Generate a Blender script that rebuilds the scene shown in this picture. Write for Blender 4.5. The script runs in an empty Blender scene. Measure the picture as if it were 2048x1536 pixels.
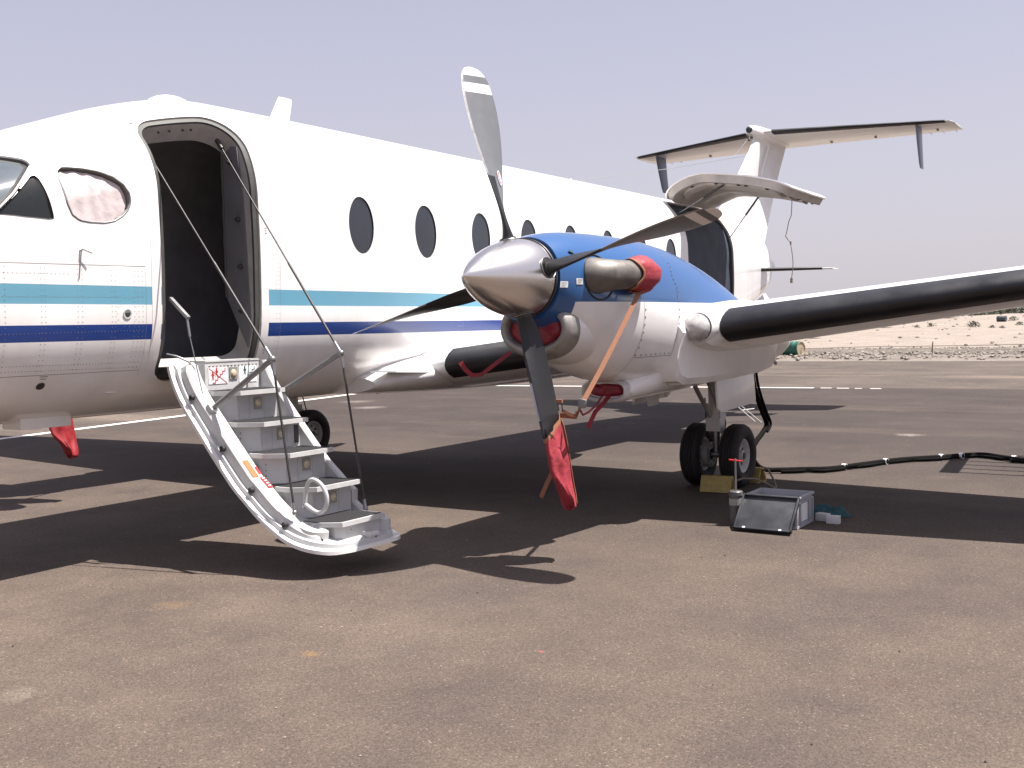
import bpy, bmesh, math, random
import numpy as np
from mathutils import Vector, Matrix, noise as mnoise

R = math.radians
scene = bpy.context.scene
COL = scene.collection
random.seed(7)

# ------------------------------------------------------------------ camera, sky, sun, exposure
# every position below is written as (s, y, z): s metres aft of a datum ahead of the nose,
# y metres to port of the centre line, z metres above the apron.  World X = -s.
def V(s, y, z): return Vector((-s, y, z))

cam_d = bpy.data.cameras.new('camera'); cam = bpy.data.objects.new('camera', cam_d); COL.objects.link(cam)
cam_d.sensor_width = 36.0; cam_d.lens = 2110.96 / 2048 * 36.0
cam_d.clip_start = 0.05; cam_d.clip_end = 9000
YAW, PIT, ROL = 0.58590, -0.05352, -0.02234
d_ = Vector((-math.cos(YAW)*math.cos(PIT), -math.sin(YAW)*math.cos(PIT), math.sin(PIT)))
r_ = d_.cross(Vector((0, 0, 1))).normalized(); u_ = r_.cross(d_)
r2 = r_*math.cos(ROL) + u_*math.sin(ROL); u2 = -r_*math.sin(ROL) + u_*math.cos(ROL)
m = Matrix((r2, u2, -d_)).transposed().to_4x4(); m.translation = Vector((0, 6.3042, 1.4619))
cam.matrix_world = m
scene.camera = cam

SUN_VEC = Vector((-0.20, 0.366, 1.0)).normalized()      # towards the sun
sun_el = math.asin(SUN_VEC.z); sun_az = math.atan2(SUN_VEC.x, SUN_VEC.y)
world = bpy.data.worlds.new("World"); scene.world = world; world.use_nodes = True
wn = world.node_tree.nodes; wl = world.node_tree.links; wn.clear()
sky = wn.new('ShaderNodeTexSky'); sky.sky_type = 'NISHITA'; sky.sun_disc = False
sky.sun_elevation = sun_el; sky.sun_rotation = sun_az; sky.dust_density = 4.0; sky.air_density = 1.0; sky.ozone_density = 1.0
mixw = wn.new('ShaderNodeMixRGB'); mixw.blend_type = 'MIX'; mixw.inputs[0].default_value = 0.74
tcw = wn.new('ShaderNodeTexCoord'); spw = wn.new('ShaderNodeSeparateXYZ'); wl.new(tcw.outputs['Generated'], spw.inputs[0])
hz = wn.new('ShaderNodeValToRGB'); wl.new(spw.outputs[2], hz.inputs[0])       # milky dust haze, paling towards the horizon
hz.color_ramp.elements[0].position = 0.0; hz.color_ramp.elements[0].color = (0.500, 0.462, 0.510, 1)
hz.color_ramp.elements[1].position = 0.34; hz.color_ramp.elements[1].color = (0.365, 0.355, 0.445, 1)
hzm = wn.new('ShaderNodeVectorMath'); hzm.operation = 'SCALE'; hzm.inputs['Scale'].default_value = 10.0; wl.new(hz.outputs[0], hzm.inputs[0]); wl.new(hzm.outputs[0], mixw.inputs[2])
bgw = wn.new('ShaderNodeBackground'); bgw.inputs['Strength'].default_value = 0.075
outw = wn.new('ShaderNodeOutputWorld')
wl.new(sky.outputs[0], mixw.inputs[1]); wl.new(mixw.outputs[0], bgw.inputs['Color']); wl.new(bgw.outputs[0], outw.inputs['Surface'])

sun_d = bpy.data.lights.new('sun', 'SUN'); sun_d.energy = 5.0; sun_d.angle = R(0.53); sun_d.color = (1.0, 0.955, 0.90)
sun = bpy.data.objects.new('sun', sun_d); COL.objects.link(sun)
sun.rotation_euler = SUN_VEC.to_track_quat('Z', 'Y').to_euler()

scene.view_settings.view_transform = 'Standard'; scene.view_settings.look = 'None'
scene.view_settings.gamma = 1.0; scene.view_settings.use_curve_mapping = False
scene.view_settings.exposure = 1.10

# ------------------------------------------------------------------ materials
def nodes_of(mt):
    mt.use_nodes = True
    nt = mt.node_tree
    return nt, nt.nodes['Principled BSDF']

def mat(name, col, rough=0.5, metal=0.0, nscale=0, namp=0.0, bump=0.0, bscale=40, coat=0.0, spec=0.5, dirt=None):
    mt = bpy.data.materials.new(name); nt, b = nodes_of(mt); N = nt.nodes; L = nt.links
    b.inputs['Base Color'].default_value = (*col, 1); b.inputs['Roughness'].default_value = rough
    b.inputs['Metallic'].default_value = metal; b.inputs['Coat Weight'].default_value = coat; b.inputs['Coat Roughness'].default_value = 0.08
    b.inputs['Specular IOR Level'].default_value = spec
    geo = N.new('ShaderNodeNewGeometry')
    if nscale:
        no = N.new('ShaderNodeTexNoise'); no.inputs['Scale'].default_value = nscale; no.inputs['Detail'].default_value = 6; no.inputs['Roughness'].default_value = 0.6
        L.new(geo.outputs['Position'], no.inputs['Vector'])
        rp = N.new('ShaderNodeMapRange'); rp.inputs[1].default_value = 0.3; rp.inputs[2].default_value = 0.7
        rp.inputs[3].default_value = 1-namp; rp.inputs[4].default_value = 1+namp
        L.new(no.outputs[0], rp.inputs[0])
        mx = N.new('ShaderNodeVectorMath'); mx.operation = 'SCALE'; mx.inputs[0].default_value = col
        L.new(rp.outputs[0], mx.inputs['Scale']); L.new(mx.outputs[0], b.inputs['Base Color'])
        rr = N.new('ShaderNodeMapRange'); rr.inputs[1].default_value = 0.3; rr.inputs[2].default_value = 0.7
        rr.inputs[3].default_value = max(rough*0.8, 0.02); rr.inputs[4].default_value = min(rough*1.25, 1)
        L.new(no.outputs[0], rr.inputs[0]); L.new(rr.outputs[0], b.inputs['Roughness'])
    if bump:
        nb = N.new('ShaderNodeTexNoise'); nb.inputs['Scale'].default_value = bscale; nb.inputs['Detail'].default_value = 5
        L.new(geo.outputs['Position'], nb.inputs['Vector'])
        bp = N.new('ShaderNodeBump'); bp.inputs['Strength'].default_value = 1.0; bp.inputs['Distance'].default_value = bump
        L.new(nb.outputs[0], bp.inputs['Height']); L.new(bp.outputs[0], b.inputs['Normal'])
    return mt

def m_math(N, L, op, a, b=None, c=None):
    n = N.new('ShaderNodeMath'); n.operation = op
    for i, x in enumerate((a, b, c)):
        if x is None: continue
        if hasattr(x, 'links') or hasattr(x, 'is_output'): L.new(x, n.inputs[i])
        else: n.inputs[i].default_value = x
    return n.outputs[0]

def band(N, L, z, lo, hi):
    return m_math(N, L, 'MULTIPLY', m_math(N, L, 'GREATER_THAN', z, lo), m_math(N, L, 'LESS_THAN', z, hi))

def paint(name, kind):
    """gloss airframe paint: white, with stripes (fuselage) or the blue upper cowl (nacelle)"""
    mt = bpy.data.materials.new(name); nt, b = nodes_of(mt); N = nt.nodes; L = nt.links
    geo = N.new('ShaderNodeNewGeometry'); sep = N.new('ShaderNodeSeparateXYZ'); L.new(geo.outputs['Position'], sep.inputs[0])
    X, Y, Z = sep.outputs
    mp = N.new('ShaderNodeMapping'); mp.inputs['Scale'].default_value = (1.0, 1.0, 0.35); L.new(geo.outputs['Position'], mp.inputs[0])
    no = N.new('ShaderNodeTexNoise'); no.inputs['Scale'].default_value = 2.2; no.inputs['Detail'].default_value = 8; no.inputs['Roughness'].default_value = 0.62
    L.new(mp.outputs[0], no.inputs['Vector'])
    cr = N.new('ShaderNodeValToRGB'); cr.color_ramp.elements[0].position = 0.30; cr.color_ramp.elements[0].color = (0.70, 0.675, 0.655, 1)
    cr.color_ramp.elements[1].position = 0.62; cr.color_ramp.elements[1].color = (0.80, 0.79, 0.785, 1)
    L.new(no.outputs[0], cr.inputs[0]); cur = cr.outputs[0]
    def over(cur, fac, col):
        mx = N.new('ShaderNodeMixRGB'); L.new(fac, mx.inputs[0]); L.new(cur, mx.inputs[1]); mx.inputs[2].default_value = (*col, 1); return mx.outputs[0]
    if kind == 'fuselage':
        cur = over(cur, band(N, L, Z, 1.655, 1.768), (0.12, 0.31, 0.42))
        cur = over(cur, band(N, L, Z, 1.438, 1.534), (0.006, 0.034, 0.185))
    if kind == 'nacelle':
        f = m_math(N, L, 'MAXIMUM', m_math(N, L, 'GREATER_THAN', Z, 1.615), m_math(N, L, 'GREATER_THAN', X, -5.80))
        f = m_math(N, L, 'MULTIPLY', f, m_math(N, L, 'GREATER_THAN', X, -9.2))
        cur = over(cur, f, (0.013, 0.080, 0.235))
    L.new(cur, b.inputs['Base Color'])
    b.inputs['Roughness'].default_value = 0.32; b.inputs['Coat Weight'].default_value = 0.7; b.inputs['Coat Roughness'].default_value = 0.10
    rr = N.new('ShaderNodeMapRange'); rr.inputs[1].default_value = 0.3; rr.inputs[2].default_value = 0.7; rr.inputs[3].default_value = 0.16; rr.inputs[4].default_value = 0.07
    L.new(no.outputs[0], rr.inputs[0]); L.new(rr.outputs[0], b.inputs['Coat Roughness'])
    # very slight oil-canning of the sheet metal
    n2 = N.new('ShaderNodeTexNoise'); n2.inputs['Scale'].default_value = 3.2; n2.inputs['Detail'].default_value = 1
    L.new(geo.outputs['Position'], n2.inputs['Vector'])
    bp = N.new('ShaderNodeBump'); bp.inputs['Distance'].default_value = 0.006; bp.inputs['Strength'].default_value = 0.35
    L.new(n2.outputs[0], bp.inputs['Height']); L.new(bp.outputs[0], b.inputs['Normal']); L.new(bp.outputs[0], b.inputs['Coat Normal'])
    return mt

M = {}
M['fus'] = paint('fuselage_paint', 'fuselage')
M['nac'] = paint('nacelle_paint', 'nacelle')
M['white'] = paint('white_paint', 'plain')
M['stairwhite'] = mat('stair_white_paint', (0.50, 0.495, 0.49), 0.42, nscale=14, namp=0.07, coat=0.2)
M['stairgrey'] = mat('stair_grey_paint', (0.46, 0.46, 0.465), 0.5, nscale=10, namp=0.06)
M['jamb'] = mat('door_jamb_metal', (0.33, 0.31, 0.29), 0.6, nscale=12, namp=0.12)
M['seal'] = mat('door_rim_metal', (0.062, 0.061, 0.056), 0.5, metal=0.1, nscale=20, namp=0.1)
M['rubber'] = mat('black_rubber', (0.018, 0.017, 0.018), 0.62, nscale=30, namp=0.3)
M['tyre'] = mat('tyre_rubber', (0.016, 0.014, 0.014), 0.75, nscale=25, namp=0.35, bump=0.002, bscale=120)
M['liner'] = mat('cabin_liner', (0.30, 0.29, 0.31), 0.8, nscale=4, namp=0.2)
M['cargo'] = mat('cargo_liner', (0.040, 0.050, 0.070), 0.7, nscale=6, namp=0.35)
M['panel'] = mat('cabin_panel', (0.125, 0.122, 0.13), 0.7, nscale=5, namp=0.1)
M['glass'] = mat('tinted_window', (0.022, 0.025, 0.032), 0.10, nscale=3, namp=0.15, spec=0.7)
M['darkglass'] = mat('cockpit_glass', (0.012, 0.014, 0.014), 0.06, spec=0.6)
M['wsglass'] = mat('windshield_glass', (0.10, 0.12, 0.14), 0.08, nscale=2, namp=0.3, spec=0.8)
M['alu'] = mat('polished_aluminium', (0.72, 0.69, 0.665), 0.27, metal=1.0)
M['lip'] = mat('inlet_lip_metal', (0.30, 0.285, 0.27), 0.5, metal=0.7, nscale=20, namp=0.15)
M['exh'] = mat('exhaust_steel', (0.165, 0.152, 0.140), 0.55, metal=0.7, nscale=14, namp=0.22)
M['steel'] = mat('steel', (0.32, 0.32, 0.33), 0.35, metal=0.9, nscale=40, namp=0.1)
M['darkmetal'] = mat('dark_metal', (0.06, 0.055, 0.055), 0.45, metal=0.5, nscale=40, namp=0.2)
M['greymetal'] = mat('grey_tube', (0.24, 0.24, 0.24), 0.45, metal=0.4, nscale=40, namp=0.1)
M['gear'] = mat('gear_paint', (0.52, 0.50, 0.49), 0.45, nscale=30, namp=0.1)
M['rim'] = mat('wheel_rim', (0.50, 0.49, 0.48), 0.4, nscale=30, namp=0.12)
M['red'] = mat('red_fabric', (0.27, 0.022, 0.034), 0.65, nscale=26, namp=0.2, bump=0.006, bscale=28)
M['redflag'] = mat('red_nylon', (0.22, 0.008, 0.013), 0.55, nscale=12, namp=0.2, bump=0.004, bscale=18)
M['maroon'] = mat('maroon_vinyl', (0.21, 0.010, 0.022), 0.42, nscale=30, namp=0.2, bump=0.008, bscale=22)
M['orange'] = mat('orange_webbing', (0.25, 0.105, 0.055), 0.7, nscale=60, namp=0.15, bump=0.001, bscale=300)
M['bladeblk'] = mat('blade_black', (0.011, 0.011, 0.012), 0.48, nscale=9, namp=0.25)
M['yellow'] = mat('yellow_chock', (0.38, 0.285, 0.095), 0.6, nscale=30, namp=0.22, bump=0.001, bscale=60)
M['rope'] = mat('old_rope', (0.26, 0.21, 0.17), 0.9, nscale=80, namp=0.25)
M['cable'] = mat('black_cable', (0.0065, 0.0058, 0.0058), 0.9, spec=0.08, nscale=20, namp=0.3)
M['clip'] = mat('white_clip', (0.75, 0.75, 0.75), 0.4)
M['crate'] = mat('grey_plastic', (0.33, 0.33, 0.36), 0.45, nscale=20, namp=0.06)
M['lid'] = mat('dark_grey_plastic', (0.046, 0.048, 0.054), 0.42, nscale=9, namp=0.25)
M['cloth'] = mat('teal_cloth', (0.026, 0.085, 0.095), 0.85, nscale=30, namp=0.35, bump=0.01, bscale=30)
M['card'] = mat('white_card', (0.62, 0.60, 0.60), 0.7, nscale=20, namp=0.08)
M['can'] = mat('grey_can', (0.12, 0.115, 0.12), 0.45, metal=0.3, nscale=18, namp=0.2)
M['drumgreen'] = mat('green_drum', (0.012, 0.095, 0.062), 0.5, nscale=6, namp=0.3)
M['drumend'] = mat('drum_end', (0.34, 0.27, 0.19), 0.7, nscale=6, namp=0.2)
M['drumblack'] = mat('black_drum', (0.045, 0.055, 0.065), 0.6, nscale=3, namp=0.2)
M['placard'] = mat('placard_white', (0.78, 0.78, 0.78), 0.45)
M['placardred'] = mat('placard_red', (0.60, 0.015, 0.02), 0.45)
M['placardpink'] = mat('placard_pale', (0.78, 0.70, 0.71), 0.45)
M['placardorange'] = mat('placard_orange', (0.36, 0.12, 0.025), 0.5, nscale=60, namp=0.2)
M['ink'] = mat('ink_black', (0.02, 0.03, 0.03), 0.5)
M['inkgreen'] = mat('ink_green', (0.01, 0.09, 0.07), 0.5)
M['lamp'] = mat('lamp_lens', (0.55, 0.47, 0.33), 0.25, nscale=90, namp=0.2, coat=0.5)
M['lampframe'] = mat('lamp_frame', (0.30, 0.29, 0.25), 0.4, metal=0.3)
M['landing'] = mat('landing_light_glass', (0.40, 0.39, 0.38), 0.10, nscale=16, namp=0.35, coat=1.0)
M['tread'] = mat('tread_grit', (0.030, 0.029, 0.031), 0.95, spec=0.1, nscale=200, namp=0.35, bump=0.001, bscale=400)
M['quilt'] = mat('silver_quilt', (0.52, 0.45, 0.45), 0.5, nscale=10, namp=0.05, bump=0.004, bscale=22)
M['boot'] = mat('deice_boot', (0.013, 0.013, 0.016), 0.42, nscale=3.5, namp=0.35)
M['tailblue'] = mat('tailet_blue', (0.022, 0.045, 0.12), 0.4, coat=0.4)
M['doorin'] = mat('cargo_door_inner', (0.40, 0.36, 0.33), 0.55, nscale=5, namp=0.18)
M['guard'] = mat('edge_guard_metal', (0.36, 0.35, 0.35), 0.45, metal=0.6, nscale=30, namp=0.1)

def blade_mat():
    mt = bpy.data.materials.new('blade_grey_banded'); nt, b = nodes_of(mt); N = nt.nodes; L = nt.links
    uv = N.new('ShaderNodeUVMap'); uv.uv_map = 'UVMap'; sp = N.new('ShaderNodeSeparateXYZ'); L.new(uv.outputs[0], sp.inputs[0])
    geo = N.new('ShaderNodeNewGeometry')
    U, W = sp.outputs[0], sp.outputs[1]       # U: 0..1 along the span, W: 1 = camber (front) face, 0 = back
    no = N.new('ShaderNodeTexNoise'); no.inputs['Scale'].default_value = 14; no.inputs['Detail'].default_value = 5; L.new(geo.outputs['Position'], no.inputs['Vector'])
    cr = N.new('ShaderNodeValToRGB'); cr.color_ramp.elements[0].color = (0.115, 0.120, 0.130, 1); cr.color_ramp.elements[1].color = (0.165, 0.170, 0.182, 1)
    L.new(no.outputs[0], cr.inputs[0])
    bk = N.new('ShaderNodeMixRGB'); L.new(W, bk.inputs[0]); bk.inputs[1].default_value = (0.013, 0.013, 0.015, 1); L.new(cr.outputs[0], bk.inputs[2])
    wh = m_math(N, L, 'MAXIMUM', band(N, L, U, 0.876, 0.922), m_math(N, L, 'GREATER_THAN', U, 0.958))
    w2 = m_math(N, L, 'MULTIPLY', wh, m_math(N, L, 'ADD', m_math(N, L, 'MULTIPLY', W, 0.6), 0.4))
    mx = N.new('ShaderNodeMixRGB'); L.new(w2, mx.inputs[0]); L.new(bk.outputs[0], mx.inputs[1]); mx.inputs[2].default_value = (0.72, 0.70, 0.70, 1)
    L.new(mx.outputs[0], b.inputs['Base Color']); b.inputs['Roughness'].default_value = 0.42
    return mt
M['blade'] = blade_mat()

def asphalt(name, c0, c1, speck=0.35, rough=0.9, bump=0.006, dust=(0.30, 0.235, 0.18), dustamt=0.25, zone=None, spots=(), cracks=False):
    mt = bpy.data.materials.new(name); nt, b = nodes_of(mt); N = nt.nodes; L = nt.links
    geo = N.new('ShaderNodeNewGeometry')
    def nz(scale, det=6, rough=0.6, vec=None):
        n = N.new('ShaderNodeTexNoise'); n.inputs['Scale'].default_value = scale; n.inputs['Detail'].default_value = det; n.inputs['Roughness'].default_value = rough
        L.new(vec or geo.outputs['Position'], n.inputs['Vector']); return n.outputs[0]
    def ramp(src, p0, v0, p1, v1):
        r = N.new('ShaderNodeMapRange'); r.inputs[1].default_value = p0; r.inputs[2].default_value = p1; r.inputs[3].default_value = v0; r.inputs[4].default_value = v1
        L.new(src, r.inputs[0]); return r.outputs[0]
    mx = N.new('ShaderNodeMixRGB'); L.new(ramp(nz(0.45, 8, 0.65), 0.36, 0, 0.64, 1), mx.inputs[0]); mx.inputs[1].default_value = (*c0, 1); mx.inputs[2].default_value = (*c1, 1)
    mp = N.new('ShaderNodeMapping'); mp.inputs['Rotation'].default_value = (0, 0, R(8)); mp.inputs['Scale'].default_value = (1.1, 0.10, 1); L.new(geo.outputs['Position'], mp.inputs[0])
    st = ramp(nz(0.9, 7, 0.7, mp.outputs[0]), 0.52, 0, 0.72, dustamt*1.7)         # long tyre-swept dust streaks
    d1 = N.new('ShaderNodeMixRGB'); L.new(st, d1.inputs[0]); L.new(mx.outputs[0], d1.inputs[1]); d1.inputs[2].default_value = (*dust, 1)
    d2 = N.new('ShaderNodeMixRGB'); L.new(ramp(nz(1.7, 9, 0.72), 0.58, 0, 0.74, dustamt*2), d2.inputs[0]); L.new(d1.outputs[0], d2.inputs[1]); d2.inputs[2].default_value = (*dust, 1)
    d3 = N.new('ShaderNodeMixRGB'); L.new(ramp(nz(0.8, 5, 0.5), 0.62, 0, 0.75, 0.45), d3.inputs[0]); L.new(d2.outputs[0], d3.inputs[1]); d3.inputs[2].default_value = (c0[0]*0.72, c0[1]*0.70, c0[2]*0.72, 1)
    last = d3.outputs[0]
    if zone:      # paler colours towards the nose end of the apron, with a ragged border
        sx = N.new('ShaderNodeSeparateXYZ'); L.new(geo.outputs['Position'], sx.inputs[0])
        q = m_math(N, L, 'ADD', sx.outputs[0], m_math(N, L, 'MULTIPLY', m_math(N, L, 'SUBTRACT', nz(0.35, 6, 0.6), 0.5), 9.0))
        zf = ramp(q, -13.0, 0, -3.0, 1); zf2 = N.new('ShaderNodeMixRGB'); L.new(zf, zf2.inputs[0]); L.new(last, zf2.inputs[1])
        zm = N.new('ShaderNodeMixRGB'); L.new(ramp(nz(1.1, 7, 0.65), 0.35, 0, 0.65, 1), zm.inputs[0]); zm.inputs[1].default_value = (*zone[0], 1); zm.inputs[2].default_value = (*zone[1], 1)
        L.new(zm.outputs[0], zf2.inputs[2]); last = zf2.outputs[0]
    wob = None
    for (ss, yy, rr_, cc, am) in spots:
        if wob is None:
            wn_ = N.new('ShaderNodeTexNoise'); wn_.inputs['Scale'].default_value = 14; wn_.inputs['Detail'].default_value = 8; wn_.inputs['Roughness'].default_value = 0.7; L.new(geo.outputs['Position'], wn_.inputs['Vector']); wob = wn_.outputs[0]
        vd = N.new('ShaderNodeVectorMath'); vd.operation = 'DISTANCE'; L.new(geo.outputs['Position'], vd.inputs[0]); vd.inputs[1].default_value = (-ss, yy, 0)
        dd = m_math(N, L, 'ADD', vd.outputs['Value'], m_math(N, L, 'MULTIPLY', m_math(N, L, 'SUBTRACT', wob, 0.5), rr_*4.0))
        mm = N.new('ShaderNodeMixRGB'); L.new(ramp(dd, rr_*0.1, am*0.75, rr_*1.25, 0), mm.inputs[0]); L.new(last, mm.inputs[1]); mm.inputs[2].default_value = (*cc, 1); last = mm.outputs[0]
    if cracks:
        w1 = N.new('ShaderNodeTexNoise'); w1.inputs['Scale'].default_value = 1.3; w1.inputs['Detail'].default_value = 5; L.new(geo.outputs['Position'], w1.inputs['Vector'])
        wa = N.new('ShaderNodeVectorMath'); wa.operation = 'MULTIPLY_ADD'; L.new(w1.outputs['Color'], wa.inputs[0]); wa.inputs[1].default_value = (1.2, 1.2, 0); L.new(geo.outputs['Position'], wa.inputs[2])
        vc = N.new('ShaderNodeTexVoronoi'); vc.feature = 'DISTANCE_TO_EDGE'; vc.inputs['Scale'].default_value = 0.16; L.new(wa.outputs[0], vc.inputs['Vector'])
        cf = m_math(N, L, 'MULTIPLY', ramp(vc.outputs['Distance'], 0.0, 0.22, 0.0022, 0), ramp(nz(0.5, 3), 0.42, 0, 0.58, 1))
        cm = N.new('ShaderNodeMixRGB'); L.new(cf, cm.inputs[0]); L.new(last, cm.inputs[1]); cm.inputs[2].default_value = (0.03, 0.024, 0.021, 1); last = cm.outputs[0]
    # aggregate: stones of 5-12 mm
    vo = N.new('ShaderNodeTexVoronoi'); vo.inputs['Scale'].default_value = 140; L.new(geo.outputs['Position'], vo.inputs['Vector'])
    sv = N.new('ShaderNodeSeparateXYZ'); L.new(vo.outputs['Color'], sv.inputs[0])
    ag = ramp(sv.outputs[0], 0, 1-speck, 1, 1+speck)
    hot = m_math(N, L, 'MULTIPLY', m_math(N, L, 'GREATER_THAN', sv.outputs[1], 0.985), 0.9)
    fine = ramp(nz(55, 5, 0.75), 0.3, 0.80, 0.7, 1.20)
    k = m_math(N, L, 'ADD', m_math(N, L, 'MULTIPLY', ag, fine), hot)
    sc = N.new('ShaderNodeVectorMath'); sc.operation = 'SCALE'; L.new(last, sc.inputs[0]); L.new(k, sc.inputs['Scale'])
    L.new(sc.outputs[0], b.inputs['Base Color']); b.inputs['Roughness'].default_value = rough; b.inputs['Specular IOR Level'].default_value = 0.3
    bp = N.new('ShaderNodeBump'); bp.inputs['Distance'].default_value = bump; bp.inputs['Strength'].default_value = 0.6
    hh = m_math(N, L, 'SUBTRACT', nz(30, 6, 0.7), m_math(N, L, 'MULTIPLY', vo.outputs['Distance'], 0.8))
    L.new(hh, bp.inputs['Height']); L.new(bp.outputs[0], b.inputs['Normal'])
    return mt
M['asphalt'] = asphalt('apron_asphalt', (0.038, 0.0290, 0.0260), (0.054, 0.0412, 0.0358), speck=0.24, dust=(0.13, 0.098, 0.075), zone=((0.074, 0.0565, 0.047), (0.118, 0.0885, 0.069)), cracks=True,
    spots=[(4.31, 5.239, 0.12, (0.085, 0.055, 0.046), 0.7), (3.96, 5.19, 0.045, (0.05, 0.042, 0.036), 0.7), (2.42, 2.24, 0.10, (0.17, 0.14, 0.11), 0.8), (3.68, 1.62, 0.10, (0.16, 0.105, 0.055), 0.7), (3.416, 2.902, 0.05, (0.20, 0.12, 0.045), 0.7),
           (3.964, 3.798, 0.014, (0.35, 0.09, 0.08), 1.0), (15.2, -7.05, 0.30, (0.30, 0.26, 0.23), 0.7), (16.4, -8.45, 0.35, (0.24, 0.20, 0.18), 0.7), (13.77, 3.15, 0.16, (0.28, 0.24, 0.21), 0.8), (5.3, 4.6, 0.30, (0.055, 0.045, 0.041), 0.5), (4.6, 2.9, 0.38, (0.062, 0.050, 0.046), 0.5), (3.7, 3.3, 0.25, (0.070, 0.056, 0.050), 0.5)])
M['shoulder'] = asphalt('shoulder_asphalt', (0.066, 0.052, 0.0445), (0.100, 0.079, 0.065), speck=0.45, dust=(0.20, 0.155, 0.12), dustamt=0.4)
M['desert'] = asphalt('desert_sand', (0.235, 0.195, 0.165), (0.285, 0.24, 0.205), speck=0.12, dust=(0.20, 0.165, 0.135), dustamt=0.35, bump=0.02)
M['rubble'] = asphalt('rubble_ground', (0.16, 0.135, 0.115), (0.25, 0.212, 0.182), speck=0.4, dust=(0.27, 0.232, 0.20), dustamt=0.5, bump=0.05)
M['rubble_dark'] = asphalt('rubble_ground_grey', (0.11, 0.092, 0.078), (0.185, 0.155, 0.13), speck=0.4, dust=(0.20, 0.165, 0.135), dustamt=0.4, bump=0.05)
M['stone'] = mat('pale_stone', (0.23, 0.20, 0.172), 0.9, nscale=1.2, namp=0.4)
M['leaf'] = mat('dry_leaf', (0.055, 0.060, 0.036), 0.8, nscale=3, namp=0.35)
M['leaf2'] = mat('grey_leaf', (0.085, 0.080, 0.058), 0.8, nscale=3, namp=0.3)
M['twig'] = mat('dry_twig', (0.16, 0.12, 0.085), 0.9)

def worn_line():
    mt = bpy.data.materials.new('worn_white_line'); nt, b = nodes_of(mt); N = nt.nodes; L = nt.links
    geo = N.new('ShaderNodeNewGeometry'); no = N.new('ShaderNodeTexNoise'); no.inputs['Scale'].default_value = 7; no.inputs['Detail'].default_value = 8; no.inputs['Roughness'].default_value = 0.75
    L.new(geo.outputs['Position'], no.inputs['Vector'])
    cr = N.new('ShaderNodeValToRGB'); cr.color_ramp.elements[0].position = 0.34; cr.color_ramp.elements[0].color = (0.22, 0.19, 0.165, 1)
    cr.color_ramp.elements[1].position = 0.46; cr.color_ramp.elements[1].color = (0.74, 0.70, 0.66, 1)
    L.new(no.outputs[0], cr.inputs[0]); L.new(cr.outputs[0], b.inputs['Base Color']); b.inputs['Roughness'].default_value = 0.8
    return mt
M['line'] = worn_line()

# ------------------------------------------------------------------ mesh helpers
ORG = {}
def rot_about(p, axis, ang, pts):
    q = Matrix.Rotation(ang, 3, axis); return [q @ (x - p) + p for x in pts]

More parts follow.
